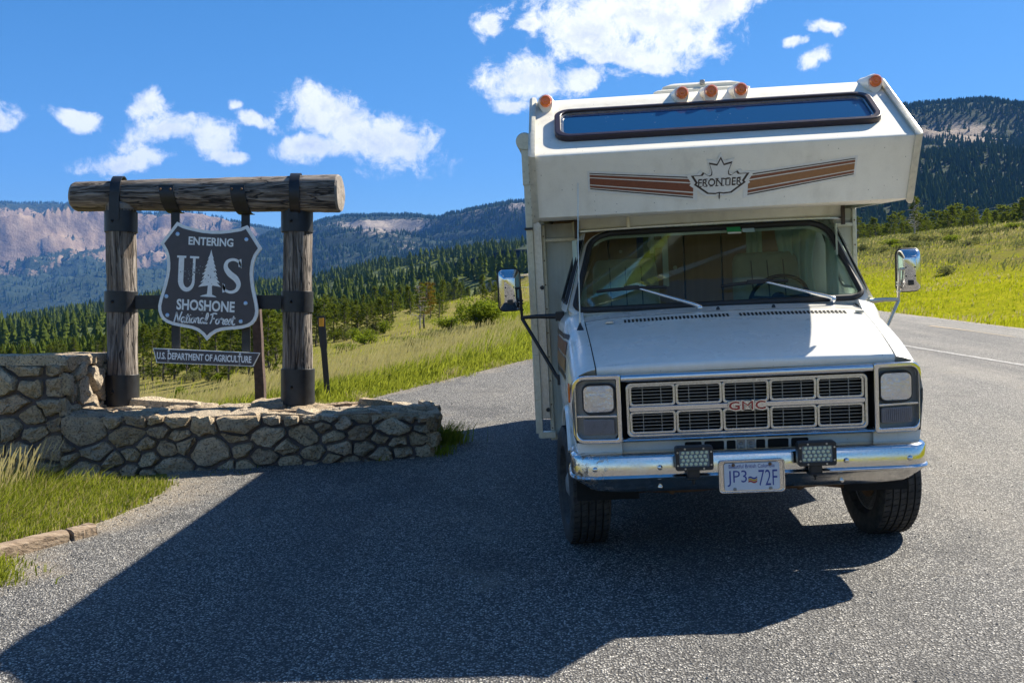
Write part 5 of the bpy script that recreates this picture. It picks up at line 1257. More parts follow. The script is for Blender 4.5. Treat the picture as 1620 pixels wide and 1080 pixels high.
# tree
tr_ = [(4, 212)]
R3 = random.Random(3)
for k in range(8):
    w = 10+k*7.6; z = 178-k*26; tr_ += [(4+w+R3.uniform(-3, 4), z), (4+w*.70, z+4)]
tr_ += [(78, -30), (22, -22), (18, -30), (22, -82), (44, -92), (52, -98), (-58, -98), (-46, -90), (-12, -80), (-8, -24), (-72, -36)]
for k in range(7, -1, -1):
    w = 10+k*7.6; z = 178-k*26; tr_ += [(4-w*.70, z+2), (4-w-R3.uniform(-3, 5), z-2)]
b.prism(tr_, SP, TZ-.0005, TZ+.001)
# brush script
GL = {'N': ([[(0, -4), (6, 30), (10, 62)], [(10, 60), (20, 30), (30, 0)], [(30, 0), (36, 34), (44, 66)]], 44),
      'a': ([[(24, 28), (12, 32), (2, 18), (6, 2), (16, 2), (24, 26)], [(25, 32), (23, 8), (28, 0), (36, 4)]], 32),
      't': ([[(10, 54), (6, 20), (8, 2), (16, 0), (24, 6)], [(-2, 38), (22, 40)]], 20), 'i': ([[(4, 32), (4, 8), (8, 0), (16, 4)], [(6, 46), (8, 50)]], 14),
      'o': ([[(16, 30), (4, 24), (2, 8), (12, 0), (22, 8), (22, 24), (14, 31), (28, 26)]], 28), 'n': ([[(2, 32), (4, 0)], [(4, 14), (14, 32), (22, 28), (22, 6), (28, 0), (34, 4)]], 32),
      'l': ([[(6, 8), (18, 42), (16, 62), (8, 58), (6, 20), (10, 0), (20, 4)]], 18), 'F': ([[(14, 60), (12, 26), (4, -2)], [(-2, 54), (20, 64), (42, 62)], [(10, 30), (30, 33)]], 38),
      'r': ([[(2, 28), (10, 38), (12, 30), (24, 30), (20, 8), (26, 0), (32, 4)]], 28), 'e': ([[(4, 12), (22, 20), (18, 32), (6, 26), (4, 8), (14, 0), (26, 6)]], 26),
      's': ([[(2, 4), (14, 36), (22, 14), (14, 0), (2, 4)], [(14, 2), (26, 6)]], 24), ' ': ([], 16)}
x = -220; sc_x = 1.0
tot = sum(GL[c][1] for c in 'National Forest'); kx = 396/tot
for ch in 'National Forest':
    for P in GL[ch][0]:
        P2 = [(x+p[0]*kx+(p[1]*.10), -272-(-x-220)*0+p[1]*1.05) for p in P]; stroke(b, curve(P2, 5), 9.0)
    x += GL[ch][1]*kx
b.build('shield_lettering', SIGN_WHITE, sh, smooth=0)
# shot marks and flaked paint
for seed, cx, cy, sp_, nn, par in ((1, -108, 60, 34, 46, 0), (2, 0, 30, 34, 16, 1), (3, -30, -180, 16, 9, 0)):
    R4 = random.Random(seed); b = MB()
    for k in range(nn):
        u, v = cx+R4.gauss(0, sp_), cy+R4.gauss(0, sp_*.8); r = R4.uniform(2, 5.5)
        b.add([fn(u+r*math.cos(a)*R4.uniform(.6, 1.3), v+r*math.sin(a)*R4.uniform(.6, 1.3), 0)+V3((0, -.0018, 0)) for a in np.linspace(0, 2*PI, 7)[:-1]], [(0, 1, 2, 3, 4, 5)])
    b.build('chipped_paint', SIGN_BROWN if seed == 2 else (GREY_PLATE if seed == 1 else ALU), sh, smooth=0)
for u, v in ((-222, 303), (230, 290), (-277, -108), (244, -127), (-265, -231), (218, -248)):
    b = MB(); b.lathe([(13.5*UN, 0), (12*UN, .004), (6*UN, .006), (5*UN, .003)], SP(u, v, .0078), (0, -1, 0), 14); b.build('sign_screw', SCREW, sh)
# lower board
c4 = [SW(px, py, SHD) for px, py in ((242, 550.5), (411.5, 558), (400.7, 579.6), (247.7, 573.6))]
ctr = sum(c4, V3())/4; a2 = math.atan2(c4[1].z-c4[0].z, c4[1].x-c4[0].x); bu = V3((math.cos(a2), 0, math.sin(a2))); bv = V3((-math.sin(a2), 0, math.cos(a2)))
lp = [((p-ctr).dot(bu), (p-ctr).dot(bv)) for p in c4]; lp = [lp[3], lp[2], lp[1], lp[0]]
BP = lambda u, v, d=0: ctr+bu*u+bv*v+V3((0, -d, 0))
b = MB(); b.prism(lp, BP, -.02, .002); bd = b.build('agency_board', SIGN_WHITE, sign, smooth=0)
ins = [(u*.983, v*.90) for u, v in lp]
b = MB(); b.prism(ins, BP, .0022, .005); b.build('board_field', SIGN_BROWN, bd, smooth=0)
b = MB(); put_text(b, lambda u, v, d: BP(u, v, .006), 0, 'U.S. DEPARTMENT OF AGRICULTURE', -.505, .475, -.036, .036, bold=.03); b.build('board_lettering', SIGN_WHITE, bd, smooth=0)
for u in (-.385, .355):
    for v in (-.051, .051): b = MB(); b.lathe([(.012, 0), (.010, .004), (.004, .003)], BP(u, v, .005), (0, -1, 0), 12); b.build('sign_screw', SIGN_WHITE if v > 0 else GREY_PLATE, bd)

# ---------------------------------------------------------------- small roadside things
dl_p = on_ground(519, 14.4); dl_p.z -= .05
dl = thing('delineator_post', 'black roadside delineator post with an amber reflector leaning beside the sign', 'post', dl_p)
tp = W(508, 500, 14.4)-dl_p; lo = V3((0, 0, 0)); b = MB(); t = (tp-lo)
L = [[lo+t*f+V3((x*k, y, 0)) for x, y in ((-.045, -.006), (0, -.018), (.045, -.006), (.045, .006), (0, -.006), (-.045, .006))] for f, k in ((0, .85), (.62, .95), (.66, 1.15), (1, 1.2))]
b.loft(L, close=True, cap=True); b.build('flexible_post', BLACK, dl, smooth=30)
b = MB(); c = lo+t*.93; b.box(c+V3((0, -.022, 0)), (.07, .006, .12)); b.build('amber_reflector', plain('reflector_amber', (.75, .33, .02), .3, 0, .1), dl, bevel=.003)
st_p = on_ground(414, 12.6); st_p.z -= .1; tp = W(406, 486, 12.6)-st_p
b = MB(); L = []
for f in np.linspace(0, 1, 9):
    c = tp*f; w = .062-.012*f; L.append([c+V3((sx*w*(1+.06*math.sin(f*17+sx)), sy*w, 0)) for sx, sy in ((-1, -1), (1, -1), (1.05, 1), (-.95, 1))])
b.loft(L, close=True, cap=True); o = b.build('wooden_stake', plain('dark_stake', (.075, .045, .035), .8, 0, .4, 20, .4), None, smooth=0, bevel=.006); o.location = st_p
o['label'] = 'dark weathered wooden stake leaning behind the right side of the log sign'; o['category'] = 'stake'
# landscape timber at the edge of the lot: two lengths butted together
def timber(pa, pb, name, seed):
    A, B_ = V3(pa), V3(pb); R5 = random.Random(seed); t = (B_-A); n_ = V3((-t.y, t.x, 0)).normalized(); b = MB(); L = []
    for f in np.linspace(0, 1, 22):
        c = A+t*f; r = [R5.uniform(-.003, .003) for _ in range(12)]
        sec = [(-.075, -.02), (.07, -.02), (.078, .06), (.068, .098), (.02, .112), (-.04, .108), (-.072, .092), (-.08, .04)]
        L.append([c-A+n_*(a+r[k])+V3((0, 0, h+r[-k-1])) for k, (a, h) in enumerate(sec)])
    b.loft(L, close=True, cap=True); o = b.build(name, LOG_T, None, smooth=30); o.location = A; return o
g = lambda px, py: (lambda d: V3((((px-810)/FPX*d), d, gz((px-810)/FPX*d, d))))(CAMZ*FPX/(py-(411.5-.05178*(px-810))))
def f_timber(T, b):
    o = T.obj(); d_ = V3((.93, .36, 0)); al = T.vmath('DOT_PRODUCT', o, tuple(d_)); ac = T.vmath('DOT_PRODUCT', o, (-.36, .93, 0)); z = T.node('ShaderNodeSeparateXYZ', ins={0: o}).outputs[2]
    v = T.node('ShaderNodeCombineXYZ', ins={0: T.math('MULTIPLY', al, 3), 1: T.math('MULTIPLY', ac, 40), 2: T.math('MULTIPLY', z, 40)})
    n = T.noise(v, 1, 6, .65); T.set(b.inputs['Base Color'], T.ramp(n, [(.3, (.035, .024, .016)), (.43, (.20, .14, .09)), (.7, (.44, .34, .24))])); b.inputs['Roughness'].default_value = .9
    T.set(b.inputs['Normal'], T.bump(n, .9, .02))
LOG_T = mat('weathered_timber', f_timber)
a1, a2, a3 = g(-60, 900), g(98, 856), g(142, 845)
tb = timber(a1, a2, 'landscape_timber', 1); tb['label'] = 'longer split landscape timber lying along the grass edge at far left'; tb['category'] = 'timber'; tb['group'] = 'timbers edging the gravel'
tb = timber(a2+V3((.03, .012, 0)), a3, 'landscape_timber', 2); tb['label'] = 'short grey timber end piece nearest the wall beside the gravel'; tb['category'] = 'timber'; tb['group'] = 'timbers edging the gravel'
# ---------------------------------------------------------------- vegetation
def blades(name, P, H, Wd, lean, m, rng, wind=(.5, -.15), label=None, tip=0.15):
    "one mesh of bent grass blades: P (n,3) roots, H heights, Wd widths"
    n = len(P)
    a = rng.uniform(0, 2*PI, n); dx, dy = np.cos(a), np.sin(a); b = rng.uniform(0, 2*PI, n)
    lx = (np.cos(b)*rng.uniform(.1, 1, n)*lean+wind[0]*lean)*H; ly = (np.sin(b)*rng.uniform(.1, 1, n)*lean+wind[1]*lean)*H
    w = Wd/2
    V = np.empty((n, 5, 3))
    V[:, 0] = P+np.stack([-dx*w, -dy*w, 0*w-.02], -1); V[:, 1] = P+np.stack([dx*w, dy*w, 0*w-.02], -1)
    mid = P+np.stack([lx*.28, ly*.28, H*.55], -1)
    V[:, 2] = mid+np.stack([-dx*w*.8, -dy*w*.8, 0*w], -1); V[:, 3] = mid+np.stack([dx*w*.8, dy*w*.8, 0*w], -1)
    V[:, 4] = P+np.stack([lx, ly, H*(1-.25*lean)], -1)
    base = np.arange(n)[:, None, None]*5
    F = np.array([[0, 1, 3], [0, 3, 2], [2, 3, 4]])[None]+base
    o = link(name, np_mesh(name, V.reshape(-1, 3), F.reshape(-1, 3), [m])); o['kind'] = 'stuff'; return o
def seed_stems(name, P, H, rng, m, wind=(.5, -.15)):
    n = len(P); b = rng.uniform(0, 2*PI, n); lx = (np.cos(b)*.12+wind[0]*.42)*H; ly = (np.sin(b)*.12+wind[1]*.42)*H
    V = np.empty((n, 8, 3)); t = np.stack([lx, ly, H], -1); w = .0035
    def at(f): return P+np.stack([lx*f*f, ly*f*f, H*f], -1)
    for k, (f, ww) in enumerate(((0, w*.6), (.74, w*.6), (.86, .0055), (1.0, .0015))):
        c = at(f); V[:, 2*k] = c+np.array([-ww, 0, 0]); V[:, 2*k+1] = c+np.array([ww, 0, 0])
    base = np.arange(n)[:, None, None]*8
    F = np.array([[0, 1, 3, 2], [2, 3, 5, 4], [4, 5, 7, 6]])[None]+base
    o = link(name, np_mesh(name, V.reshape(-1, 3), F.reshape(-1, 4), [m])); o['kind'] = 'stuff'; return o
def pts_on(x, y): return np.stack([x, y, ground_z(x, y)], -1)
r6 = np.random.default_rng(66)
# foreground tuft between timber and wall
n = 42000; y = r6.uniform(7.0, 9.75, n); xe = np.interp(y, [7.0, 7.3, 7.65, 8.2, 8.97, 9.7], [-3.75, -3.50, -3.20, -3.08, -3.04, -3.12]); e = r6.exponential(.85, n)*.9; x = xe-e+r6.normal(0, .05, n)
k = (y < 9.22-.25*fbm(x*2, y*0, 3)) & (x < -2.95) & (x > -6.2); x, y, e = x[k], y[k], e[k]
# keep off the timber
tl = np.interp(x, [a1.x, a3.x], [a1.y, a3.y]); k = (x > a3.x) | (y > tl+.10); x, y, e = x[k], y[k], e[k]
h = (.05+.34*sstep(.25, 1.6, e+.5*(fbm(x*2.2, y*2.2, 4)-.5))+.05)*r6.uniform(.35, 1.2, len(x)); thin = r6.random(len(x)) < np.clip(.30+e*.9, 0, 1); x, y, h = x[thin], y[thin], h[thin]
k = r6.random(len(x)) < .76
blades('foreground_grass', pts_on(x, y)[k], h[k], r6.uniform(.004, .009, k.sum()), .55, GRASS_GREEN, r6); blades('dry_foreground_grass', pts_on(x, y)[~k], h[~k]*.9, r6.uniform(.005, .009, (~k).sum()), .6, GRASS_TAN, r6)
n = 420; x = -4.15-1.4*r6.random(n)**1.2; y = r6.uniform(7.9, 9.1, n); seed_stems('seed_heads', pts_on(x, y), r6.uniform(.28, .58, n)*(1+.15*(x < -4.6)), r6, GRASS_TAN)
for cx, cy, nn, hh, sp_ in ((-.68, 10.35, 420, .34, .09), (-3.22, 6.30, 260, .16, .10), (-3.36, 6.62, 160, .14, .08), (-.70, 9.78, 120, .20, .07), (-1.25, 9.66, 60, .12, .05), (-2.6, 9.55, 50, .10, .15)):
    x = r6.normal(cx, sp_, nn); y = r6.normal(cy, sp_, nn); k = ~((x < -.76) & (y > 9.62)); blades('edge_tuft', pts_on(x[k], y[k]), r6.uniform(.4, 1, k.sum())*hh, r6.uniform(.006, .012, k.sum()), .6, GRASS_GREEN, r6)
# ragged weeds rooted at the edge of the paving
for k in range(60):
    cy = 11.2+26*r6.random()**1.6; cx = float(x_left(np.array([cy]))[0])+r6.uniform(-.1, .32); nn = int(r6.uniform(15, 60)); x = r6.normal(cx, .07, nn); y = r6.normal(cy, .12, nn)
    blades('edge_tuft', pts_on(x, y), r6.uniform(.05, .24, nn), r6.uniform(.006, .014, nn), .8, GRASS_GREEN if k % 3 else GRASS_TAN, r6)
# left verge and meadow
def left_field(n, y0, y1, e0, e1, pw=1.0, p2=1.0):
    y = y0+(y1-y0)*r6.random(n)**p2; e = e0+(e1-e0)*r6.random(n)**pw; x = x_left(y)-e; return x, y, e
x, y, e = left_field(70000, 10.9, 46, -.22, 3.2, 1.5, 1.7); pat = fbm(x*.8, y*.8, 4); k = r6.random(len(x)) < .35+1.1*(pat-.2)
x, y, e = x[k], y[k], e[k]; h = (.07+.26*sstep(0, .8, e))*r6.uniform(.55, 1.2, len(x)); blades('verge_grass', pts_on(x, y), h, r6.uniform(.008, .018, len(x))*(1+y*.02), .5, GRASS_GREEN, r6)
x, y, e = left_field(70000, 10.9, 90, .5, 30, 1.2, 1.6); pat = fbm(x*.35+5, y*.35, 4); k = r6.random(len(x)) < np.clip(.05+2.4*(pat-.42), 0, 1)
x, y = x[k], y[k]; pat2 = fbm(x*.6+9, y*.6, 3); tan = r6.random(len(x)) < .50+.8*(fbm(x*.15, y*.15, 3)-.5)
for q, m_, nm in ((tan, GRASS_TAN, 'dry_meadow_grass'), (~tan, GRASS_FIELD, 'meadow_grass')):
    blades(nm, pts_on(x[q], y[q]), r6.uniform(.07, .26, q.sum())*(.6+.9*pat2[q]), r6.uniform(.007, .014, q.sum())*(1+y[q]*.022), .7, m_, r6)
x, y, e = left_field(7000, 11.0, 30, .7, 7, 1.3, 1.4); k = fbm(x*.5, y*.5, 3) > .47; x, y = x[k], y[k]; seed_stems('meadow_seed_heads', pts_on(x, y), r6.uniform(.30, .62, len(x)), r6, GRASS_TAN)
# right field
n = 170000; y = 14+70*r6.random(n)**1.35; e = -.15+42*r6.random(n)**1.35; x = x_right(y)+e; pxx = x/y*FPX+810; k = (pxx > 1250) & (pxx < 1900); x, y, e = x[k], y[k], e[k]
pat = fbm(x*.3, y*.3, 4); k = r6.random(len(x)) < np.clip(.25+1.6*(pat-.3), 0, 1); x, y, e = x[k], y[k], e[k]
belt = sstep(5.5, 10, e+5*(fbm(x*.25, y*.25, 3)-.5)); dry = r6.random(len(x)) < np.clip(.05+.35*belt+.5*sstep(.56, .66, fbm(x*.5+3, y*.5, 3)), 0, 1)
br = (~dry) & (r6.random(len(x)) < .75*belt); blades('hillside_brush', pts_on(x[br], y[br]), r6.uniform(.10, .34, br.sum()), r6.uniform(.02, .04, br.sum())*(1+.02*y[br]), .8, SAGE, r6); x, y, e, dry = x[~br], y[~br], e[~br], dry[~br]
for q, m_, nm in ((dry, GRASS_TAN, 'dry_hillside_grass'), (~dry, GRASS_FIELD, 'hillside_grass')):
    blades(nm, pts_on(x[q], y[q]), r6.uniform(.035, .13, q.sum())*(1+.8*sstep(1.5, .3, e[q])+.9*sstep(12, 20, e[q])), r6.uniform(.014, .026, q.sum())*(1+y[q]*.02), .6, m_, r6)

# --- shrubs
def leaf_cloud(rng, n, blobs, size, flat=.0):
    "leaf-sized quads spread through lumpy volumes"
    c = np.array([b[:3] for b in blobs]); r = np.array([b[3:6] for b in blobs]); wv = r.prod(1)**.66; i = rng.choice(len(blobs), n, p=wv/wv.sum())
    d = rng.normal(size=(n, 3)); d /= np.linalg.norm(d, axis=1, keepdims=True); rad_ = rng.uniform(.35, 1.0, n)**.5
    P = c[i]+d*r[i]*rad_[:, None]; P = P[P[:, 2] > .01]; n = len(P)
    a = rng.normal(size=(n, 3)); a /= np.linalg.norm(a, axis=1, keepdims=True); u = np.cross(a, rng.normal(size=(n, 3))); u /= np.linalg.norm(u, axis=1, keepdims=True); s = size*rng.uniform(.6, 1.3, n)[:, None]
    v = np.cross(a, u)
    V = np.stack([P-u*s, P+v*s*.5, P+u*s, P-v*s*.5], 1).reshape(-1, 3); F = np.arange(n*4).reshape(-1, 4); return V, F
def bush_mesh(name, rng, w, h, n, size, m):
    bl = [(rng.normal(0, w*.28), rng.normal(0, w*.22), h*rng.uniform(.30, .62), w*rng.uniform(.22, .36), w*rng.uniform(.22, .34), h*rng.uniform(.24, .38)) for _ in range(11)]
    V, F = leaf_cloud(rng, n, bl, size); return np_mesh(name, V, F, [m])
def stems_mesh(rng, w, h, n):
    b = MB()
    for k in range(n):
        a = rng.uniform(0, 2*PI); r = w*rng.uniform(.15, .36); b.tube([(math.cos(a)*r*.1, math.sin(a)*r*.1, -.05), (math.cos(a)*r*.6, math.sin(a)*r*.6, h*.4), (math.cos(a)*r, math.sin(a)*r, h*rng.uniform(.6, .8))], [.03*h, .02*h, .006*h], 5)
    me = bpy.data.meshes.new('stems'); me.from_pydata(b.v, [], b.f); me.materials.append(BARK); return me
def find_d(px, py, lo=12, hi=190):
    "distance at which the ground shows at this direction"
    d = np.linspace(lo, hi, 900); x = (px-810)/FPX*d; q = HZ-(ground_z(x, d)-CAMZ)/d*FPX; return float(d[np.argmin(np.abs(q-py))])
R6 = np.random.default_rng(5)
def place_plant(name, label, cat, group, parts, loc, sc, rz):
    t = thing(name, label, cat, Matrix.Translation(loc) @ Matrix.Rotation(rz, 4, 'Z') @ Matrix.Diagonal((sc[0], sc[1], sc[2], 1)), group)
    for nm, me in parts:
        o = bpy.data.objects.new(nm, me); COL.objects.link(o); o.parent = t
    return t
bush_big = [('foliage', bush_mesh('foliage', R6, 1.0, 1.0, 5200, .030, BUSH)), ('stem', stems_mesh(R6, 1, 1, 9))]
bush_lo = [('foliage', bush_mesh('foliage', R6, 1.0, 1.0, 1500, .050, BUSH)), ('stem', stems_mesh(R6, 1, 1, 6))]
sages = [[('foliage', bush_mesh('foliage', R6, 1.0, 1.0, 500, .070, SAGE)), ('stem', stems_mesh(R6, 1, 1, 6))] for _ in range(3)]
def bush(px, pyb, w_px, h_px, parts, label, group=None, d=None, name='bush'):
    d = d or find_d(px, pyb); p = on_ground(px, d); k = d/FPX; p.z -= .02
    return place_plant(name, label, 'bush' if name == 'bush' else 'shrub', group, parts, p, (w_px*k, w_px*k*.9, h_px*k*1.08), random.uniform(0, 6))
bush(756, 514, 78, 48, bush_big, 'large rounded green bush in the meadow left of the door mirror')
bush(711, 520, 40, 22, bush_lo, 'small green bush just left of the large rounded bush')
bush(578, 545, 38, 20, bush_lo, 'low bright green bush in the tan meadow behind the delineator post', 'low meadow bushes')
bush(548, 555, 34, 14, bush_lo, 'flat green bush lowest of the pair behind the delineator post', 'low meadow bushes')
bush(662, 542, 36, 14, bush_lo, 'low spreading bush below the bleached dead pine', 'low meadow bushes')
bush(285, 597, 20, 26, bush_lo, 'tiny bright yellow green sapling under the agency board of the sign', None, 24.0)
R7 = random.Random(77)
for k in range(24):
    px = R7.uniform(640, 815); py = 548-(px-640)*.13+R7.uniform(-12, 12)
    bush(px, py, R7.uniform(14, 30), R7.uniform(8, 14), sages[k % 3], 'grey green sagebrush clump on the bank below the large bush', 'sagebrush on the left bank', name='sagebrush')
for px, py, w_, h_, lb in ((1387, 412, 26, 22, 'leafy green shrub at left end of the right hillside'), (1436, 398, 40, 16, 'wide green shrub above the right door mirror'), (1520, 386, 20, 16, 'bright green shrub high on the right hillside'), (1589, 418, 30, 18, 'grey green shrub in mid slope near right frame edge'), (1490, 392, 24, 12, 'small round shrub between mirror and hilltop stump')):
    bush(px, py, w_, h_, bush_lo if 'green shrub' in lb and 'grey' not in lb else sages[0], lb)
for k in range(170):
    px = R7.uniform(1340, 1640); top = np.interp(px, [1340, 1480, 1620], [394, 374, 354]); py = top+abs(R7.gauss(0, 21))+4
    bush(px, py, R7.uniform(14, 42), R7.uniform(8, 17), (sages[k % 3] if k % 4 else bush_lo), 'grey green sagebrush clump on the upper right hillside', 'sagebrush on the right hillside', name='sagebrush')

# --- pines
def pine_mesh(seed, kind):
    "trunk and needle crown of unit height"
    rng = random.Random(seed); rn = np.random.default_rng(seed); tb = MB(); lx, ly = rng.uniform(-.06, .06), rng.uniform(-.04, .04)
    trunk = [(lx*f*f+.010*math.sin(f*7+seed), ly*f*f+.008*math.cos(f*6), f*.97-.02) for f in np.linspace(0, 1, 8)]
    r0 = .020 if kind != 'dead' else .017; tb.tube(trunk, [r0*(1-.85*f) for f in np.linspace(0, 1, 8)], 7)
    P = []; D = []; S = []
    start = {'fir': .08, 'pine': .13, 'dead': .25, 'rust': .30, 'young': .06}[kind]; n_br = {'fir': 64, 'pine': 44, 'dead': 58, 'rust': 34, 'young': 46}[kind]
    for k in range(n_br):
        f = start+(1-start)*((k+rng.random())/n_br)**.9; a = k*2.4+rng.uniform(-.5, .5); i = min(6, int(f*7)); g = f*7-i; b0 = V3(trunk[i])*(1-g)+V3(trunk[i+1])*g
        if kind == 'fir': L = .21*(1-f)**.8+.02
        elif kind == 'young': L = .26*(1-f)**.75+.02
        elif kind == 'dead': L = rng.uniform(.07, .22)*(1.2-f*.6)
        else: L = (.25*math.sin(min(1, (f-start+.06)/.30)*PI/2)*(1.08-f)**.5+.03)*rng.uniform(.55, 1.2)
        up = rng.uniform(-.15, .25) if kind in ('fir', 'young') else rng.uniform(-.05, .55)
        dv = V3((math.cos(a), math.sin(a), up)).normalized(); tip = b0+dv*L; m_ = b0+dv*L*.55+V3((0, 0, -.012 if kind == 'fir' else .01))
        tb.tube([b0, m_, tip], [.006*(1-f)+.003, .0045, .002] if kind == 'dead' else [.006*(1-f)+.002, .003, .0012], 4, cap=False)
        if kind == 'dead' and (rng.random() < .62 or f < .4):
            for q in range(2):
                s0 = b0+(tip-b0)*rng.uniform(.4, .8); tb.tube([s0, s0+V3((rng.uniform(-.05, .05), rng.uniform(-.05, .05), rng.uniform(0, .06)))], [.003, .0016], 3, cap=False)
            continue
        cl = {'fir': 7, 'young': 8, 'pine': 9, 'rust': 8, 'dead': 6}[kind]
        for q in range(cl):
            t = .28+.78*(q+rng.random())/cl; P.append(b0+(tip-b0)*t+V3((rng.gauss(0, .010), rng.gauss(0, .010), rng.gauss(0, .006)))); D.append(dv); S.append((.030 if kind in ('fir', 'young') else .034)*rng.uniform(.7, 1.25))
    if kind in ('fir', 'young', 'pine'):
        for q in range(6): P.append(V3(trunk[-1])+V3((0, 0, -.02*q))); D.append(V3((0, 0, 1))); S.append(.022)
    P = np.array(P); D = np.array(D); S = np.array(S); n = len(P)
    V = []; per = 7
    for q in range(per):                      # each clump is a few narrow needle sprays
        d = D+rn.normal(0, .65, (n, 3)); d /= np.linalg.norm(d, axis=1, keepdims=True); u = np.cross(d, rn.normal(size=(n, 3))); u /= np.linalg.norm(u, axis=1, keepdims=True)
        s = S[:, None]*rn.uniform(.7, 1.3, (n, 1)); V.append(np.stack([P-u*s*.20, P+u*s*.20, P+d*s*1.5+u*s*.05], 1))
    V = np.concatenate(V).reshape(-1, 3); F = np.arange(len(V)).reshape(-1, 3)
    me = bpy.data.meshes.new('trunk'); me.from_pydata(tb.v, [], tb.f); me.materials.append(DEADWOOD if kind == 'dead' else BARK); me.shade_smooth()
    cm = np_mesh('crown', V, F, [{'rust': NEEDLE_RUST, 'fir': NEEDLE, 'pine': NEEDLE, 'dead': NEEDLE, 'young': BUSH}[kind]])
    return [('trunk', me), ('crown', cm)]
PINES = {k: [pine_mesh(s, k) for s in ss] for k, ss in (('fir', (1, 2, 3, 4)), ('pine', (11, 12, 13, 14, 15)), ('dead', (21, 22)), ('rust', (31,)), ('young', (41,)))}
R8 = random.Random(88); NTREE = 0
def tree(px, pyb, pyt, kind, label, group=None, d=None, name='pine_tree', wide=1.0, var=None):
    global NTREE; NTREE += 1
    d = d or find_d(px, pyb, 16); p = on_ground(px, d); top = CAMZ+(HZ-pyt)/FPX*d; h = max(1.0, top-p.z); w = h*wide*R8.uniform(.9, 1.2)
    L_ = PINES[kind]; return place_plant(name, label, 'tree', group, L_[var if var is not None else R8.randrange(len(L_))], p-V3((0, 0, .03)), (w, w, h), R8.uniform(0, 6.3))
tree(665, 523, 448, 'dead', 'tall bleached dying pine with bare limbs in the open meadow', wide=1.15, var=0)
tree(671, 520, 444, 'rust', 'pine with rust brown needles right beside the bleached dying pine')
ORD = 'first second third fourth fifth sixth seventh eighth ninth tenth eleventh twelfth thirteenth fourteenth'.split(); _q = 0
gl = 'green pine in the thicket seen between the posts of the log sign'; gg = 'pines behind the log sign'
for px, b_, t_ in ((226, 600, 508), (240, 602, 520), (258, 604, 512), (276, 600, 498), (296, 602, 520), (316, 600, 503), (343, 600, 495), (362, 602, 512), (394, 604, 505), (425, 598, 480), (437, 592, 500)): tree(px, b_, t_, R8.choice(('pine', 'pine', 'fir')), ORD[_q]+' pine from the left in the front row seen through the log portal', gg); _q += 1
for k in range(26): px = 222+k*8.7+R8.uniform(-4, 4); tree(px, 583-R8.uniform(0, 14), np.interp(px, [222, 440], [522, 490])+R8.uniform(-12, 10), R8.choice(('pine', 'fir', 'pine')), gl, gg)
_q = 0
gl = 'dark pine in the row along the meadow between sign and motorhome'; gg = 'pines along the left meadow'
for px, b_, t_ in ((500, 548, 478), (514, 546, 470), (528, 541, 478), (545, 538, 472), (556, 535, 485), (566, 533, 480), (580, 531, 482), (593, 529, 490), (606, 525, 470), (617, 523, 484), (683, 505, 452), (695, 506, 462), (705, 503, 448), (716, 500, 455)): tree(px, b_, t_, R8.choice(('pine', 'fir')), ORD[_q]+' pine right of the log sign in the front row along the meadow', gg, wide=1.1); _q += 1
for k in range(46): px = 500+k*6.9+R8.uniform(-5, 5); b_ = 518-(px-500)*.11+R8.uniform(-7, 8); tree(px, b_, b_-R8.uniform(28, 58), R8.choice(('pine', 'fir', 'fir')), gl, gg)
for k in range(34):
    px = 224+k*6.6+R8.uniform(-3, 3) if k < 24 else 500+(k-24)*12; pyb = 604-R8.uniform(0, 22) if k < 24 else 545-(px-500)*.12+R8.uniform(-6, 4)
    bush(px, pyb, R8.uniform(14, 26), R8.uniform(12, 26), bush_lo if k % 2 else sages[k % 3], 'low dark scrub bush growing between the trunks of the meadow pines', 'scrub under the meadow pines')
tree(1446, 378, 310, 'dead', 'tall gaunt grey dead pine on the right hilltop', wide=1.0, var=1)
tree(1561, 362, 328, 'young', 'bright green young fir on the right hilltop', wide=1.2)
gl = 'dark bushy pine in the row along the top of the right hillside'; gg = 'pines on the right hilltop'
for k in range(64):
    px = 1330+k*4.9+R8.uniform(-5, 5); b_ = np.interp(px, [1340, 1480, 1640], [390, 372, 350])-R8.uniform(-2, 6); tree(px, b_, b_-R8.uniform(18, 42), R8.choice(('pine', 'pine', 'fir')), gl, gg, wide=1.25, d=R8.uniform(72, 118))
# wooded hill: the nearest trees one by one, the rest as one mass
pxm = MIDTREES[:, 0]/MIDTREES[:, 1]*FPX+810; vis = (pxm > -20) & (pxm < 860); order = np.argsort(np.where(vis, MIDTREES[:, 1], 1e9))
NI = max(0, 296-NTREE)
n = 4000; d_ = 75+330*r6.random(n)**1.3; px_ = r6.uniform(-160, 700, n); X_ = (px_-810)/FPX*d_; LOW = pts_on(X_, d_)
LOW = LOW[(X_ < x_left(d_)-8) & (px_ < np.interp(d_, [75, 120, 200, 400], [640, 690, 700, 700])) & (fbm(X_*.03, d_*.03, 4) > .33)]
pl_x = LOW[:, 0]/LOW[:, 1]*FPX+810; order = np.argsort(np.where(pl_x > -10, LOW[:, 1], 1e9)); ind = order[:NI]; rest = np.setdiff1d(np.arange(len(LOW)), ind)
def cap_h(P, h, tops, jit=9):
    'trees stay below the ridge line they show in the photograph'
    px = P[:, 0]/P[:, 1]*FPX+810; t = np.interp(px, tops[0], tops[1])+r6.uniform(-4, jit, len(P)); return np.clip(np.minimum(h, (HZ-t)/FPX*P[:, 1]+CAMZ-P[:, 2]), 1.3, None)
TOPS = ([-160, 0, 120, 240, 440, 520, 620, 700], [556, 545, 532, 512, 487, 480, 466, 458])
scatter_cones('valley_forest', LOW[rest], cap_h(LOW[rest], r6.uniform(3.5, 6.8, len(rest)), TOPS), r6.uniform(.8, 1.15, len(rest)), 7, 6, NEEDLE, r6)
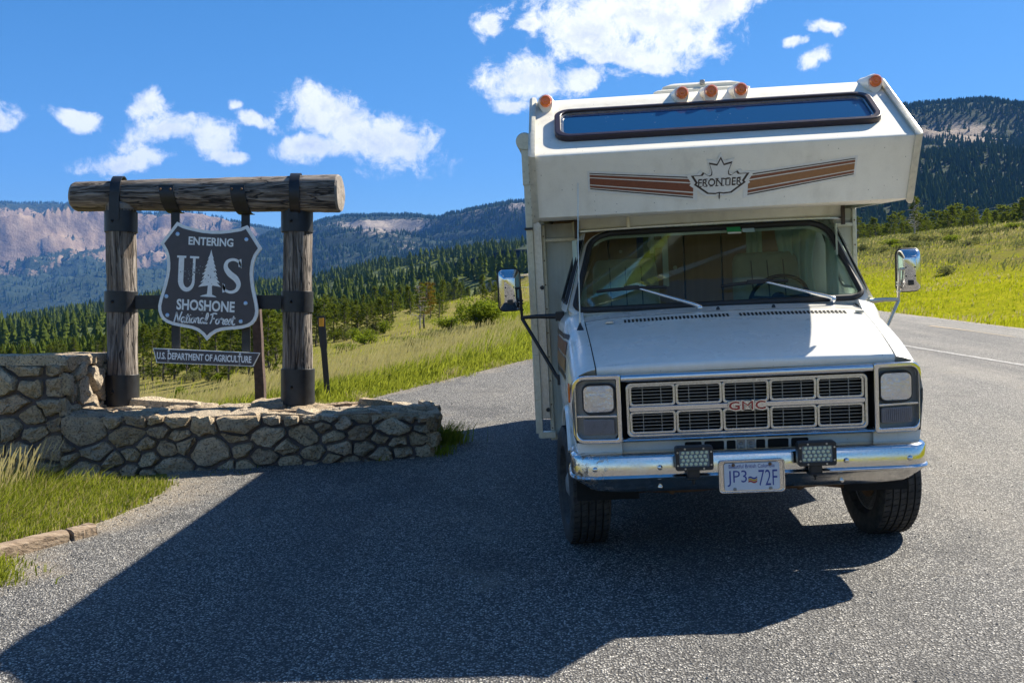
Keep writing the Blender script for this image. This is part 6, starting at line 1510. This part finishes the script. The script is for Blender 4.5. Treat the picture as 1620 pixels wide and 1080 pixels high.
for i in ind:
    h = float(cap_h(LOW[i:i+1], np.array([R8.uniform(3.0, 6.0)]), TOPS)[0]); L_ = PINES['fir'] if R8.random() < .75 else PINES['pine']
    place_plant('fir_tree', 'slender fir in the valley forest beyond the left meadow', 'tree', 'firs in the valley forest', L_[R8.randrange(len(L_))], Vector(LOW[i])-V3((0, 0, .2)), (h*1.05, h*1.05, h), R8.uniform(0, 6.3))
scatter_cones('hill_forest', MIDTREES, cap_h(MIDTREES, r6.uniform(5, 10.5, len(MIDTREES)), ([-300, 0, 165, 240, 440, 500, 600, 700, 830], [525, 503, 484, 472, 450, 444, 420, 403, 385]), 26), r6.uniform(.8, 1.1, len(MIDTREES)), 7, 6, NEEDLE, r6)
# ground-level bits on the right hillside: pale log, stones, black stump
p = on_ground(1391, find_d(1391, 424)); b = MB(); k = p.y/FPX; b.tube([(-14*k, 0, .06), (-3*k, .2, .12), (9*k, .1, .08), (14*k, .3, .22)], [.05, .09, .07, .02], 7); b.tube([(0, .1, .1), (3*k, 0, 10*k)], [.05, .015], 5)
o = b.build('fallen_branch', DEADWOOD, None); o.location = p; o['label'] = 'bleached fallen branch lying in grass at left of the right hillside'; o['category'] = 'branch'
for i, (px, py, r) in enumerate(((1357, 412, 6), (1541, 366, 3))):
    p = on_ground(px, find_d(px, py)); k = p.y/FPX*r; V, F = stone_mesh([(-1, -.8), (.9, -1), (1.1, .7), (-.7, 1)], lambda a, b_, d_: V3((a*k, b_*k, d_*k*12)), .07, rs); b = MB(); b.add(V, F)
    o = b.build('field_rock', STONE, None, smooth=50); o.location = p; o['label'] = ['pale rock at the left foot of the right hillside shrubs', 'small pale rock by the black stump on the hilltop'][i]; o['category'] = 'rock'
p = on_ground(1542, find_d(1542, 386)); b = MB(); k = p.y/FPX; b.lathe([(6*k, -.1), (5*k, 0), (4.4*k, 6*k), (5*k, 10*k), (3*k, 11*k)], (0, 0, 0), (0.08, 0, 1), 9); o = b.build('burnt_stump', plain('charred_wood', (.02, .018, .016), .9, 0, .3, 12, .4), None); o.location = p
o['label'] = 'charred black stump standing on the right hilltop'; o['category'] = 'stump'
# power line behind the right treeline
def pole(px, d, h, lb):
    p = on_ground(px, d); b = MB(); t = thing('utility_pole', lb, 'utility pole', p, 'poles of the power line')
    b.tube([(0, 0, -.3), (0, 0, h)], [.16, .10], 8); b.build('pole_shaft', BARK, t); b = MB(); b.box((0, 0, h-.5), (2.2, .12, .14)); b.build('cross_arm', BARK, t)
    for s_ in (-1, 0, 1): b = MB(); b.lathe([(.05, 0), (.06, .08), (.03, .16)], (s_*1.0, 0, h-.43 if s_ else h), (0, 0, 1), 8); b.build('insulator', CREAM_PLASTIC, t)
    return p+V3((0, 0, h))
def wire(px0, py0, d0, px1, py1, d1, lb):
    A, B_ = W(px0, py0, d0), W(px1, py1, d1); b = MB(); n = 26
    b.tube([A+(B_-A)*f-V3((0, 0, 1.1*4*f*(1-f))) for f in np.linspace(0, 1, n)], .030, 4, cap=False); o = b.build('power_line', plain('wire', (.34, .33, .31), .5, .6) if 'wire' not in MATS else MATS['wire'], None); o['label'] = lb; o['category'] = 'wire'; o['group'] = 'wires of the power line'
wire(1290, 365, 190, 1760, 287, 120, 'upper power line wire sagging across the right mountain'); wire(1290, 372, 190, 1760, 296, 119, 'lower power line wire sagging across the right mountain')
for px, py, d, lb in ((1760, 287, 119.5, 'near utility pole beyond the right frame edge'), (1290, 365, 190.5, 'far utility pole hidden behind the motorhome')):
    g0 = on_ground(px, d); pole(px, d, CAMZ+(HZ-py)/FPX*d-g0.z+.1, lb)

# loose chips on the lot: thick along its edges and the wall foot, thin elsewhere
def chips(name, x, y, r):
    n = len(x); z = ground_z(x, y, True)+.004; P = np.stack([x, y, z+r*.35], -1); q = r6.normal(size=(n, 4, 3)); q /= np.linalg.norm(q, axis=2, keepdims=True); q[:, :, 2] *= .6
    V = P[:, None]+q*r[:, None, None]; F = np.array([[0, 1, 2], [0, 2, 3], [0, 3, 1], [1, 3, 2]])[None]+np.arange(n)[:, None, None]*4
    o = link(name, np_mesh(name, V.reshape(-1, 3), F.reshape(-1, 3), [CHIP])); o['kind'] = 'stuff'
CHIP = leaf_mat('stone_chip', (.06, .06, .062), (.55, .51, .45), .0, 30)
y = r6.uniform(4.2, 24, 9000); e = r6.exponential(.35, 9000); chips('loose_gravel', x_left(y)+e-.05, y, r6.uniform(.004, .013, 9000))
n = 9000; y = 3.2+11*r6.random(n)**1.5; x = (r6.uniform(-60, 1680, n)-810)/FPX*y; k = (x > x_left(y)) & ~((y > 9.5) & (y < 11) & (x < -.7)); chips('loose_gravel', x[k], y[k], r6.uniform(.003, .009, k.sum()))
# ---------------------------------------------------------------- air: thin mountain haze round everything
def make_haze(density):
    b = MB(); b.box((0, 2600, 600), (9600, 12800, 1800)); m = bpy.data.materials.new('haze'); m.use_nodes = True; T = NT(m.node_tree); T.n.clear()
    out = T.node('ShaderNodeOutputMaterial'); v = T.node('ShaderNodeVolumePrincipled', ins={'Color': (.10, .33, .95, 1), 'Density': density, 'Anisotropy': 0.0})
    T.l.new(v.outputs[0], out.inputs['Volume']); o = b.build('haze', m, None, smooth=0); o['kind'] = 'stuff'
make_haze(0.000085)
